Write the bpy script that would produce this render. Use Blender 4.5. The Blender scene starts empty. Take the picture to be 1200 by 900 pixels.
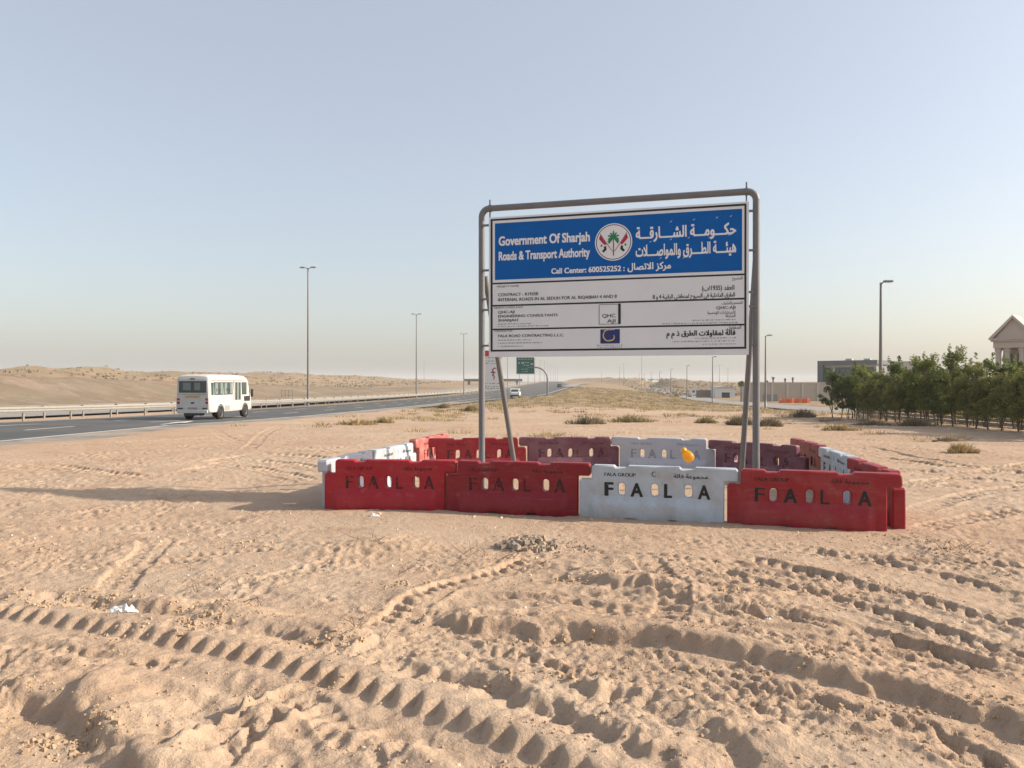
import bpy, bmesh, math, random
import numpy as np
from mathutils import Vector, Matrix
from mathutils.geometry import tessellate_polygon

S = bpy.context.scene
COL = S.collection
R = math.radians
random.seed(7)
rng = np.random.default_rng(11)

# ------------------------------------------------------------------ camera
CAM_H = 2.0
HORIZON = 447.0
cam_data = bpy.data.cameras.new("camera")
cam = bpy.data.objects.new("camera", cam_data)
COL.objects.link(cam)
cam_data.sensor_width = 36.0
cam_data.lens = 27.0
cam_data.clip_start = 0.05
cam_data.clip_end = 9000.0
cam.location = (0.0, 0.0, CAM_H)
cam.rotation_euler = (R(90.0 - 0.19), 0.0, 0.0)
S.camera = cam

# ------------------------------------------------------------------ sky, sun, exposure
SUN_EL, SUN_AZ = 28.0, 88.5          # azimuth clockwise from +Y: the sun stands to the right
world = bpy.data.worlds.new("World")
S.world = world
world.use_nodes = True
wn, wl = world.node_tree.nodes, world.node_tree.links
bg = wn["Background"]
sky = wn.new("ShaderNodeTexSky")
sky.sky_type = 'NISHITA'
sky.sun_disc = False
sky.sun_elevation = R(SUN_EL)
sky.sun_rotation = R(SUN_AZ)
sky.altitude = 0.0
sky.air_density = 1.0
sky.dust_density = 2.8
sky.ozone_density = 1.0
veil = wn.new("ShaderNodeMix")               # dusty veil, even over the whole sky
veil.data_type = 'RGBA'
veil.inputs[0].default_value = 0.37
veil.inputs[7].default_value = (4.55, 4.5, 4.42, 1)
wl.new(sky.outputs[0], veil.inputs[6])
wl.new(veil.outputs[2], bg.inputs[0])
bg.inputs[1].default_value = 0.13
sun_data = bpy.data.lights.new("sun", 'SUN')
sun = bpy.data.objects.new("sun", sun_data)
COL.objects.link(sun)
sun_data.energy = 4.5
sun_data.angle = R(1.0)
sun_data.color = (1.0, 0.87, 0.71)
sd = Vector((math.sin(R(SUN_AZ)) * math.cos(R(SUN_EL)), math.cos(R(SUN_AZ)) * math.cos(R(SUN_EL)), math.sin(R(SUN_EL))))
sun.rotation_euler = sd.to_track_quat('Z', 'Y').to_euler()
sun.location = (40, 10, 60)
vs = S.view_settings
vs.view_transform = 'Standard'
vs.look = 'None'
vs.exposure = 0.58
vs.gamma = 1.0
vs.use_curve_mapping = False


# ------------------------------------------------------------------ helpers
def P(px, py, d):
    """photo pixel + distance -> world point"""
    return Vector(((px - 600.0) / 900.0 * d, d, CAM_H - (py - HORIZON) / 900.0 * d))


def G(px, py, z=0.0):
    """photo pixel on ground at height z -> (x, y)"""
    d = (CAM_H - z) * 900.0 / (py - HORIZON)
    return ((px - 600.0) / 900.0 * d, d)


def interp(x, pts):
    return np.interp(x, [p[0] for p in pts], [p[1] for p in pts])


def sstep(a, b, x):
    t = np.clip((x - a) / (b - a), 0.0, 1.0)
    return t * t * (3 - 2 * t)


def noise2(x, y, seed=0):
    xi = np.floor(x).astype(np.int64)
    yi = np.floor(y).astype(np.int64)
    xf, yf = x - xi, y - yi

    def grad(ix, iy, fx, fy):
        h = (ix * 374761393 + iy * 668265263 + seed * 2147483647) & 0xFFFFFFFF
        h = ((h ^ (h >> 13)) * 1274126177) & 0xFFFFFFFF
        h = (h ^ (h >> 16)) & 0xFFFF
        a = h * (2 * math.pi / 65536.0)
        return np.cos(a) * fx + np.sin(a) * fy
    u = xf * xf * xf * (xf * (xf * 6 - 15) + 10)
    v = yf * yf * yf * (yf * (yf * 6 - 15) + 10)
    a = grad(xi, yi, xf, yf)
    b = grad(xi + 1, yi, xf - 1, yf)
    c = grad(xi, yi + 1, xf, yf - 1)
    d = grad(xi + 1, yi + 1, xf - 1, yf - 1)
    return (a + (b - a) * u + (c - a) * v + (a - b - c + d) * u * v) * 1.5


def fbm(x, y, scale, octaves, seed=0, gain=0.5):
    r = np.zeros_like(x)
    amp, f = 1.0, 1.0 / scale
    for k in range(octaves):
        r += amp * noise2(x * f + 17.3 * k, y * f - 9.1 * k, seed + k)
        amp *= gain
        f *= 2.03
    return r


# ---- materials
MATS = {}


def mat(name, col, rough=0.6, var=0.12, scale=6.0, bump=0.0, bscale=40.0, metal=0.0, dust=None, dust_amt=0.0, dscale=3.0, transl=0.0, spec=0.4, emit=None):
    if name in MATS:
        return MATS[name]
    m = bpy.data.materials.new(name)
    m.use_nodes = True
    n, l = m.node_tree.nodes, m.node_tree.links
    b = n["Principled BSDF"]
    b.inputs["Roughness"].default_value = rough
    b.inputs["Metallic"].default_value = metal
    b.inputs["Specular IOR Level"].default_value = spec
    tc = n.new("ShaderNodeTexCoord")
    nz = n.new("ShaderNodeTexNoise")
    nz.inputs["Scale"].default_value = scale
    nz.inputs["Detail"].default_value = 5.0
    l.new(tc.outputs["Object"], nz.inputs["Vector"])
    mx = n.new("ShaderNodeMix")
    mx.data_type = 'RGBA'
    lo = tuple(max(0.0, c * (1 - var)) for c in col)
    hi = tuple(min(1.0, c * (1 + var)) for c in col)
    mx.inputs[6].default_value = (*lo, 1)
    mx.inputs[7].default_value = (*hi, 1)
    l.new(nz.outputs["Fac"], mx.inputs[0])
    out = mx.outputs[2]
    if dust is not None:
        nd = n.new("ShaderNodeTexNoise")
        nd.inputs["Scale"].default_value = dscale
        nd.inputs["Detail"].default_value = 8.0
        nd.inputs["Roughness"].default_value = 0.65
        l.new(tc.outputs["Object"], nd.inputs["Vector"])
        rp = n.new("ShaderNodeMapRange")
        rp.inputs[1].default_value = 0.42
        rp.inputs[2].default_value = 0.75
        rp.inputs[3].default_value = 0.0
        rp.inputs[4].default_value = dust_amt
        l.new(nd.outputs["Fac"], rp.inputs[0])
        m2 = n.new("ShaderNodeMix")
        m2.data_type = 'RGBA'
        l.new(rp.outputs[0], m2.inputs[0])
        l.new(out, m2.inputs[6])
        m2.inputs[7].default_value = (*dust, 1)
        out = m2.outputs[2]
    l.new(out, b.inputs["Base Color"])
    if bump > 0:
        nb = n.new("ShaderNodeTexNoise")
        nb.inputs["Scale"].default_value = bscale
        nb.inputs["Detail"].default_value = 6.0
        l.new(tc.outputs["Object"], nb.inputs["Vector"])
        bp = n.new("ShaderNodeBump")
        bp.inputs["Strength"].default_value = bump
        bp.inputs["Distance"].default_value = 0.02
        l.new(nb.outputs["Fac"], bp.inputs["Height"])
        l.new(bp.outputs["Normal"], b.inputs["Normal"])
    if transl > 0:
        tr = n.new("ShaderNodeBsdfTranslucent")
        l.new(out, tr.inputs["Color"])
        ms = n.new("ShaderNodeMixShader")
        ms.inputs[0].default_value = transl
        l.new(b.outputs[0], ms.inputs[1])
        l.new(tr.outputs[0], ms.inputs[2])
        l.new(ms.outputs[0], n["Material Output"].inputs[0])
    if emit:
        b.inputs["Emission Color"].default_value = (*emit[0], 1)
        b.inputs["Emission Strength"].default_value = emit[1]
    MATS[name] = m
    return m


# ---- objects
def obj(name, me, parent=None, m=None, loc=None):
    o = bpy.data.objects.new(name, me)
    COL.objects.link(o)
    if m is not None and me is not None and not me.materials:
        me.materials.append(m)
    if parent is not None:
        o.parent = parent
    if loc is not None:
        o.location = loc
    return o


def tag(o, label=None, cat=None, group=None, kind=None):
    if label:
        o["label"] = label
    if cat:
        o["category"] = cat
    if group:
        o["group"] = group
    if kind:
        o["kind"] = kind
    return o


def thing(name, label, cat, loc=(0, 0, 0), rz=0.0, group=None):
    o = obj(name, None, None, None, loc)
    o.empty_display_size = 0.2
    o.rotation_euler = (0, 0, rz)
    return tag(o, label, cat, group)


def copy_tree(o, parent=None):
    c = o.copy()
    COL.objects.link(c)
    c.parent = parent
    for ch in KIDS.get(o.name, []):
        copy_tree(ch, c)
    return c


KIDS = {}


def index_kids():
    KIDS.clear()
    for o in bpy.data.objects:
        if o.parent:
            KIDS.setdefault(o.parent.name, []).append(o)


class MB:
    """collects geometry for one mesh"""

    def __init__(self):
        self.v, self.f, self.sm = [], [], []

    def add(self, vs, fs, smooth=False):
        b = len(self.v)
        self.v += [tuple(p) for p in vs]
        self.f += [tuple(b + i for i in f) for f in fs]
        self.sm += [smooth] * len(fs)
        return self

    def box(self, a, b, M=None):
        (x0, y0, z0), (x1, y1, z1) = a, b
        vs = [(x0, y0, z0), (x1, y0, z0), (x1, y1, z0), (x0, y1, z0), (x0, y0, z1), (x1, y0, z1), (x1, y1, z1), (x0, y1, z1)]
        if M is not None:
            vs = [tuple(M @ Vector(p)) for p in vs]
        return self.add(vs, [(0, 3, 2, 1), (4, 5, 6, 7), (0, 1, 5, 4), (1, 2, 6, 5), (2, 3, 7, 6), (3, 0, 4, 7)])

    def rbox(self, a, b, r, M=None):
        """box with chamfered edges"""
        (x0, y0, z0), (x1, y1, z1) = a, b
        bm = bmesh.new()
        bmesh.ops.create_cube(bm, size=1.0)
        for v in bm.verts:
            v.co = Vector(((x0 + x1) / 2 + v.co.x * (x1 - x0), (y0 + y1) / 2 + v.co.y * (y1 - y0), (z0 + z1) / 2 + v.co.z * (z1 - z0)))
        bmesh.ops.bevel(bm, geom=list(bm.edges), offset=r, segments=2, affect='EDGES', profile=0.5)
        bm.verts.index_update()
        vs = [tuple((M @ v.co) if M is not None else v.co) for v in bm.verts]
        fs = [tuple(v.index for v in f.verts) for f in bm.faces]
        bm.free()
        return self.add(vs, fs, False)

    def tube(self, pts, rad, n=10, cap=True, smooth=True):
        pts = [Vector(p) for p in pts]
        rads = rad if isinstance(rad, (list, tuple)) else [rad] * len(pts)
        vs, fs = [], []
        up = None
        for i, p in enumerate(pts):
            t = (pts[min(i + 1, len(pts) - 1)] - pts[max(i - 1, 0)]).normalized()
            if up is None:
                up = Vector((0, 0, 1)) if abs(t.z) < 0.9 else Vector((1, 0, 0))
            a = t.cross(up)
            a = a.normalized() if a.length > 1e-4 else Vector((1, 0, 0))
            c = a.cross(t).normalized()
            up = c
            for k in range(n):
                ang = 2 * math.pi * k / n
                vs.append(p + (a * math.cos(ang) + c * math.sin(ang)) * rads[i])
        for i in range(len(pts) - 1):
            for k in range(n):
                k2 = (k + 1) % n
                fs.append((i * n + k, i * n + k2, (i + 1) * n + k2, (i + 1) * n + k))
        self.add(vs, fs, smooth)
        if cap:
            self.add(vs[:n], [tuple(range(n))[::-1]])
            self.add(vs[-n:], [tuple(range(n))])
        return self

    def lathe(self, prof, n=16, M=None, smooth=True):
        vs, fs = [], []
        for r, z in prof:
            for k in range(n):
                a = 2 * math.pi * k / n
                p = Vector((r * math.cos(a), r * math.sin(a), z))
                vs.append(M @ p if M is not None else p)
        for i in range(len(prof) - 1):
            for k in range(n):
                k2 = (k + 1) % n
                fs.append((i * n + k, i * n + k2, (i + 1) * n + k2, (i + 1) * n + k))
        return self.add(vs, fs, smooth)

    def poly(self, pts, flip=False):
        """flat polygon"""
        idx = tuple(range(len(pts)))
        return self.add(pts, [idx[::-1] if flip else idx])

    def prism(self, pts2, y0, y1, M=None):
        """extrude an (x, z) outline along y"""
        n = len(pts2)
        vs = [(x, y0, z) for x, z in pts2] + [(x, y1, z) for x, z in pts2]
        if M is not None:
            vs = [tuple(M @ Vector(p)) for p in vs]
        fs = [tuple(range(n)), tuple(range(2 * n - 1, n - 1, -1))]
        fs += [(i, i + n, (i + 1) % n + n, (i + 1) % n) for i in range(n)]
        return self.add(vs, fs)

    def mesh(self, name="mesh"):
        me = bpy.data.meshes.new(name)
        me.from_pydata(self.v, [], self.f)
        me.polygons.foreach_set("use_smooth", self.sm)
        me.update()
        return me

    def build(self, name, m, parent=None, loc=None):
        me = self.mesh(name)
        me.materials.append(m)
        return obj(name, me, parent, None, loc)


def grid_mesh(name, X, Y, Z, m, smooth=True):
    r, c = X.shape
    me = bpy.data.meshes.new(name)
    n = r * c
    me.vertices.add(n)
    co = np.stack([X, Y, Z], -1).astype(np.float32).ravel()
    me.vertices.foreach_set("co", co)
    i = (np.arange(r - 1)[:, None] * c + np.arange(c - 1)[None, :]).ravel()
    q = np.stack([i, i + 1, i + c + 1, i + c], -1).astype(np.int32).ravel()
    me.loops.add(len(q))
    me.loops.foreach_set("vertex_index", q)
    me.polygons.add(len(i))
    me.polygons.foreach_set("loop_start", np.arange(0, len(q), 4, dtype=np.int32))
    me.polygons.foreach_set("use_smooth", np.full(len(i), smooth))
    me.update(calc_edges=True)
    me.materials.append(m)
    return me


# ---- lettering: glyph outlines filled by the non-zero rule in thin strips
AR = {}
for _c, _i, _d in (('ء', 0xFE80, 0), ('آ', 0xFE81, 1), ('أ', 0xFE83, 1), ('ؤ', 0xFE85, 1), ('إ', 0xFE87, 1), ('ئ', 0xFE89, 2), ('ا', 0xFE8D, 1),
                   ('ب', 0xFE8F, 2), ('ة', 0xFE93, 1), ('ت', 0xFE95, 2), ('ث', 0xFE99, 2), ('ج', 0xFE9D, 2), ('ح', 0xFEA1, 2), ('خ', 0xFEA5, 2),
                   ('د', 0xFEA9, 1), ('ذ', 0xFEAB, 1), ('ر', 0xFEAD, 1), ('ز', 0xFEAF, 1), ('س', 0xFEB1, 2), ('ش', 0xFEB5, 2), ('ص', 0xFEB9, 2),
                   ('ض', 0xFEBD, 2), ('ط', 0xFEC1, 2), ('ظ', 0xFEC5, 2), ('ع', 0xFEC9, 2), ('غ', 0xFECD, 2), ('ف', 0xFED1, 2), ('ق', 0xFED5, 2),
                   ('ك', 0xFED9, 2), ('ل', 0xFEDD, 2), ('م', 0xFEE1, 2), ('ن', 0xFEE5, 2), ('ه', 0xFEE9, 2), ('و', 0xFEED, 1), ('ى', 0xFEEF, 1),
                   ('ي', 0xFEF1, 2), ('ـ', 0x640, 3)):
    AR[_c] = (_i, _d)


def arabic(s):
    out, i = [], 0
    while i < len(s):
        c = s[i]
        if c not in AR:
            j = i
            while j < len(s) and s[j].isdigit():
                j += 1
            if j > i:
                out.extend(reversed(s[i:j]))
                i = j
            else:
                out.append({'(': ')', ')': '('}.get(c, c))
                i += 1
            continue
        iso, d = AR[c]
        prev = i > 0 and s[i - 1] in AR and AR[s[i - 1]][1] >= 2
        nxt = i + 1 < len(s) and s[i + 1] in AR and AR[s[i + 1]][1] >= 1
        if c == 'ل' and i + 1 < len(s) and s[i + 1] == 'ا':
            out.append(chr(0xFEFC if prev else 0xFEFB))
            i += 2
            continue
        if d == 3:
            out.append(c)
        elif d == 0:
            out.append(chr(iso))
        elif d == 1:
            out.append(chr(iso + (1 if prev else 0)))
        else:
            out.append(chr(iso + (3 if prev and nxt else 2 if nxt else 1 if prev else 0)))
        i += 1
    return ''.join(reversed(out))


def text_runs(body, bold=0.02, strips=40):
    """-> list of (x0, x1, z0, z1) rectangles in em units, and the overall width"""
    c = bpy.data.curves.new('glyphs', 'FONT')
    c.body = body
    c.size = 1.0
    c.fill_mode = 'NONE'
    c.resolution_u = 3
    o = bpy.data.objects.new('glyphs', c)
    COL.objects.link(o)
    dg = bpy.context.evaluated_depsgraph_get()
    dg.update()
    me = bpy.data.meshes.new_from_object(o.evaluated_get(dg))
    bpy.data.objects.remove(o)
    bpy.data.curves.remove(c)
    nv = len(me.vertices)
    co = np.zeros(nv * 3, dtype=np.float32)
    me.vertices.foreach_get("co", co)
    co = co.reshape(-1, 3)
    nb = {}
    for e in me.edges:
        a, b = e.vertices
        nb.setdefault(a, []).append(b)
        nb.setdefault(b, []).append(a)
    seen, segs = set(), []
    for v in range(nv):
        if v in seen or v not in nb:
            continue
        lp, cur = [v], v
        seen.add(v)
        while True:
            n = [x for x in nb[cur] if x not in seen]
            if not n:
                break
            cur = (cur + 1) if (cur + 1) in n else n[0]
            seen.add(cur)
            lp.append(cur)
        for i in range(len(lp)):
            segs.append((co[lp[i - 1]][0], co[lp[i - 1]][1], co[lp[i]][0], co[lp[i]][1]))
    bpy.data.meshes.remove(me)
    h = 1.0 / strips
    rows = {}
    if not segs:
        return [], 0.0
    lo = int(math.floor(min(min(s[1], s[3]) for s in segs) / h)) - 2
    hi = int(math.ceil(max(max(s[1], s[3]) for s in segs) / h)) + 2
    for r in range(lo, hi):
        y = (r + 0.5) * h
        xs = []
        for x0, y0, x1, y1 in segs:
            if (y0 <= y) != (y1 <= y):
                xs.append((x0 + (x1 - x0) * (y - y0) / (y1 - y0), 1 if y1 > y0 else -1))
        xs.sort()
        w, st, runs = 0, 0, []
        for x, d in xs:
            if w == 0:
                st = x
            w += d
            if w == 0 and x > st:
                runs.append((st - bold, x + bold))
        rows[r] = runs
    k = int(round(bold / h * 0.45))
    out = []
    for r in rows:
        al = sorted(sum([rows.get(r + j, []) for j in range(-k, k + 1)], []))
        m = []
        for a, b in al:
            if m and a <= m[-1][1]:
                m[-1][1] = max(m[-1][1], b)
            else:
                m.append([a, b])
        out += [(a, b, r * h, (r + 1) * h) for a, b in m]
    x0 = min(q[0] for q in out)
    x1 = max(q[1] for q in out)
    return [(a - x0, b - x0, c0, c1) for a, b, c0, c1 in out], x1 - x0


_TXT = {}


def put_text(mb, body, x0, x1, z, size, y, bold=0.02, strips=40, flip=False, align=None):
    """write body from x0 to x1 with baseline z on the plane y (normal -y, or +y when flipped)"""
    key = (body, bold, strips)
    if key not in _TXT:
        _TXT[key] = text_runs(body, bold, strips)
    runs, w = _TXT[key]
    if not runs:
        return
    sx = (x1 - x0) / w
    vs, fs = [], []
    for a, b, c0, c1 in runs:
        i = len(vs)
        if flip:
            vs += [(x1 - a * sx, y, z + c0 * size), (x1 - b * sx, y, z + c0 * size), (x1 - b * sx, y, z + c1 * size), (x1 - a * sx, y, z + c1 * size)]
        else:
            vs += [(x0 + a * sx, y, z + c0 * size), (x0 + b * sx, y, z + c0 * size), (x0 + b * sx, y, z + c1 * size), (x0 + a * sx, y, z + c1 * size)]
        fs.append((i, i + 1, i + 2, i + 3))
    mb.add(vs, fs)


def illegible(mb, x0, x1, z, h, y, seed):
    """print too small to read: broken short strokes"""
    r = random.Random(seed)
    x = x0
    while x < x1:
        w = r.uniform(0.5, 2.6) * h
        for k in range(max(1, int(w / (h * 0.55)))):
            a = x + k * h * 0.6
            mb.poly([(a, y, z), (a + h * 0.38, y, z), (a + h * 0.38, y, z + h * r.uniform(0.6, 1.0)), (a, y, z + h * r.uniform(0.6, 1.0))])
        x += w + h * 0.7


# ================================================================== TERRAIN
ZMAIN = [(0, 0.05), (21, 0.1), (35, 0.0), (41, -0.15), (52, -0.35), (65, -0.5), (90, -0.8), (150, -1.2), (200, -1.4), (300, -1.0), (420, 0.0), (600, 1.5), (700, 2.0), (1000, 1.2), (4000, -1.0)]
ZSIDE = [(0, 0.0), (33, -0.15), (50, -0.4), (94, -1.3), (150, -2.2), (200, -2.8), (308, -3.0), (420, -2.6), (650, 1.0), (1000, 1.5), (4000, -1.0)]
ROAD_K = 0.09
EDGE0, RAIL0 = -18.7, -31.2            # edge line and guardrail at y = 0
SIDE_K, SIDE0 = 0.132, 20.6            # left edge of the side road


def road_right(y):
    """right asphalt edge of the main road"""
    return EDGE0 + ROAD_K * y + interp(y, [(0, 2.3), (85, 2.2), (110, 3.6), (142, 5.3), (178, 10.0), (297, 13.0), (360, 15.0), (470, 10.0), (600, 3.0), (4000, 3.0)])


def z_main(y):
    return interp(y, ZMAIN)


def z_side(y):
    return interp(y, ZSIDE)


def ground_z(x, y):
    zm, zs = z_main(y), z_side(y)
    xr = road_right(y)
    xs = SIDE0 + SIDE_K * y
    t = np.clip((x - xr - 2.0) / np.maximum(xs - xr - 3.0, 4.0), 0, 1)
    z = zm + (zs - zm) * (t * t * (3 - 2 * t))
    near = 1 - sstep(14, 22, y)
    z = z * (1 - near)
    # low swell of the grass field
    z = z + 0.35 * np.exp(-((x - xr - 14) / 9.0) ** 2) * sstep(40, 80, y) * (1 - sstep(160, 260, y))
    lat = x - (RAIL0 + ROAD_K * y)        # lateral from the guardrail, negative on the far side
    # far embankment and dunes left of the road
    berm = interp(y, [(0, 3.3), (100, 3.5), (170, 2.7), (250, 1.1), (310, 0.3), (4000, 0.3)])
    z = z + berm * sstep(-27, -42, lat) * (0.97 + 0.05 * noise2(x / 9.0, y / 9.0, 3))
    dn = sstep(-75, -150, lat) * sstep(120, 230, y + 0.35 * np.abs(lat)) * (1 - 0.8 * sstep(700, 1600, y))
    fade = interp(x / np.maximum(y, 1), [(-3, 1.0), (-0.62, 1.0), (-0.30, 0.92), (-0.2, 0.6), (-0.12, 0.35), (-0.02, 0.2)])
    z = z + dn * fade * (3.6 + 3.4 * (fbm(x, y, 60.0, 3, 21) * 0.9 + 0.5) + 2.0 * np.abs(fbm(x, y, 17.0, 3, 31)))
    # hill right of the side road, far
    hx = np.array([52.0, 62.0, 85.0, 103.0, 112.0])
    hy = np.array([800.0, 620.0, 480.0, 340.0, 270.0])
    hh = np.array([3.0, 4.2, 5.6, 3.2, 0.0])
    cx = np.interp(y, hy[::-1], hx[::-1])
    ch = np.interp(y, hy[::-1], hh[::-1], left=0, right=0)
    z = z + ch * np.exp(-((x - cx - 16) / 16.0) ** 2) * (0.9 + 0.25 * noise2(x / 12.0, y / 12.0, 5))
    return z


# ---- sand heightfield features -------------------------------------------------
def smooth_line(pts, n=10):
    pts = [np.array(p, float) for p in pts]
    if len(pts) == 2:
        return np.array([pts[0] + (pts[1] - pts[0]) * t for t in np.linspace(0, 1, 4)])
    q = [2 * pts[0] - pts[1]] + pts + [2 * pts[-1] - pts[-2]]
    out = []
    for i in range(1, len(q) - 2):
        for t in np.linspace(0, 1, n, endpoint=False):
            a, b, c, d = q[i - 1], q[i], q[i + 1], q[i + 2]
            out.append(0.5 * (2 * b + (c - a) * t + (2 * a - 5 * b + 4 * c - d) * t * t + (3 * b - a - 3 * c + d) * t ** 3))
    out.append(pts[-1])
    return np.array(out)


def along(X, Y, line, margin):
    """mask, arc length s, signed lateral t (positive to the left of travel) and end fade"""
    lo, hi = line.min(0) - margin, line.max(0) + margin
    m = (X > lo[0]) & (X < hi[0]) & (Y > lo[1]) & (Y < hi[1])
    x, y = X[m], Y[m]
    best = np.full(x.shape, 1e9)
    s = np.zeros_like(x)
    t = np.zeros_like(x)
    acc = 0.0
    for a, b in zip(line[:-1], line[1:]):
        d = b - a
        L = math.hypot(*d) + 1e-9
        u = np.clip(((x - a[0]) * d[0] + (y - a[1]) * d[1]) / (L * L), 0, 1)
        ex, ey = x - a[0] - u * d[0], y - a[1] - u * d[1]
        r = ex * ex + ey * ey
        k = r < best
        best[k] = r[k]
        s[k] = acc + u[k] * L
        t[k] = np.where(d[0] * ey - d[1] * ex > 0, 1, -1)[k] * np.sqrt(r[k])
        acc += L
    end = sstep(0, 0.35, s) * sstep(0, 0.35, acc - s)
    return m, s, t, end, x, y


def px_line(pts, z=0.0):
    return smooth_line([G(px, py, z) for px, py in pts])


def add_tread(H, X, Y, pts, width=0.34, sp=0.13, depth=0.03, rim=0.02, slant=0.5, seed=0, world=False):
    line = smooth_line(pts) if world else px_line(pts)
    m, s, t, end, x, y = along(X, Y, line, width * 1.6)
    w = width / 2
    wob = 0.03 * noise2(x * 3, y * 3, 50 + seed)
    ta = np.abs(t + wob)
    inside = 1 - sstep(w * 0.92, w * 1.06, ta)
    ph = (s / sp + slant * ta / w + np.where(t > 0, 0.5, 0.0)) % 1.0
    lug = sstep(0.0, 0.10, ph) * (1 - sstep(0.46, 0.58, ph))
    wear = np.clip(0.75 + 0.7 * noise2(x * 1.7, y * 1.7, 60 + seed), 0.05, 1.2)
    h = -depth * inside * (0.35 + 0.9 * lug * (0.35 + 0.65 * sstep(0.1 * w, 0.35 * w, ta)))
    h += rim * np.exp(-((ta - w * 1.22) / (w * 0.22)) ** 2)
    H[m] += h * end * wear


def add_bank(H, X, Y, pts, height=0.12, wall=0.16, plateau=0.9, rough=0.04, seed=0, lug=0.0, sp=0.22):
    """a cut edge: ground on the right-hand side of travel is lower"""
    line = px_line(pts)
    m, s, t, end, x, y = along(X, Y, line, plateau + 0.3)
    e = rough * fbm(x, y, 0.35, 3, 70 + seed) + 0.5 * rough * noise2(x * 9, y * 9, 75 + seed)
    if lug > 0:
        ph = (s / sp + 0.16 * noise2(x * 1.3, y * 1.3, 80 + seed)) % 1.0
        saw = np.where(ph < 0.72, np.sin(ph / 0.72 * 1.5708) ** 1.3, np.cos((ph - 0.72) / 0.28 * 1.5708))
        e = e * 0.7 + lug * (saw - 0.5) * (0.95 + 0.55 * noise2(x * 0.9 + 7, y * 0.9, 85 + seed))
    q = t + e
    up = sstep(-wall * 0.5, wall * 0.5, q) * (1 - sstep(0.25, plateau, q)) * (1 + 0.25 * np.exp(-((q - wall) / 0.1) ** 2))
    dn = -0.35 * np.exp(-((q + wall * 0.9) / (wall * 0.9)) ** 2)
    H[m] += height * (up + dn) * end


def add_mound(H, X, Y, px, py, rx, ry, h, rot=0.0, seed=0):
    cx, cy = G(px, py)
    dx, dy = X - cx, Y - cy
    c, s_ = math.cos(rot), math.sin(rot)
    u, v = (dx * c + dy * s_) / rx, (-dx * s_ + dy * c) / ry
    r2 = u * u + v * v
    m = r2 < 6
    H[m] += h * np.exp(-r2[m] * 1.2) * (1 + 0.25 * noise2(X[m] * 3, Y[m] * 3, 90 + seed))


RING_C = (1.4, 13.8)


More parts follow.
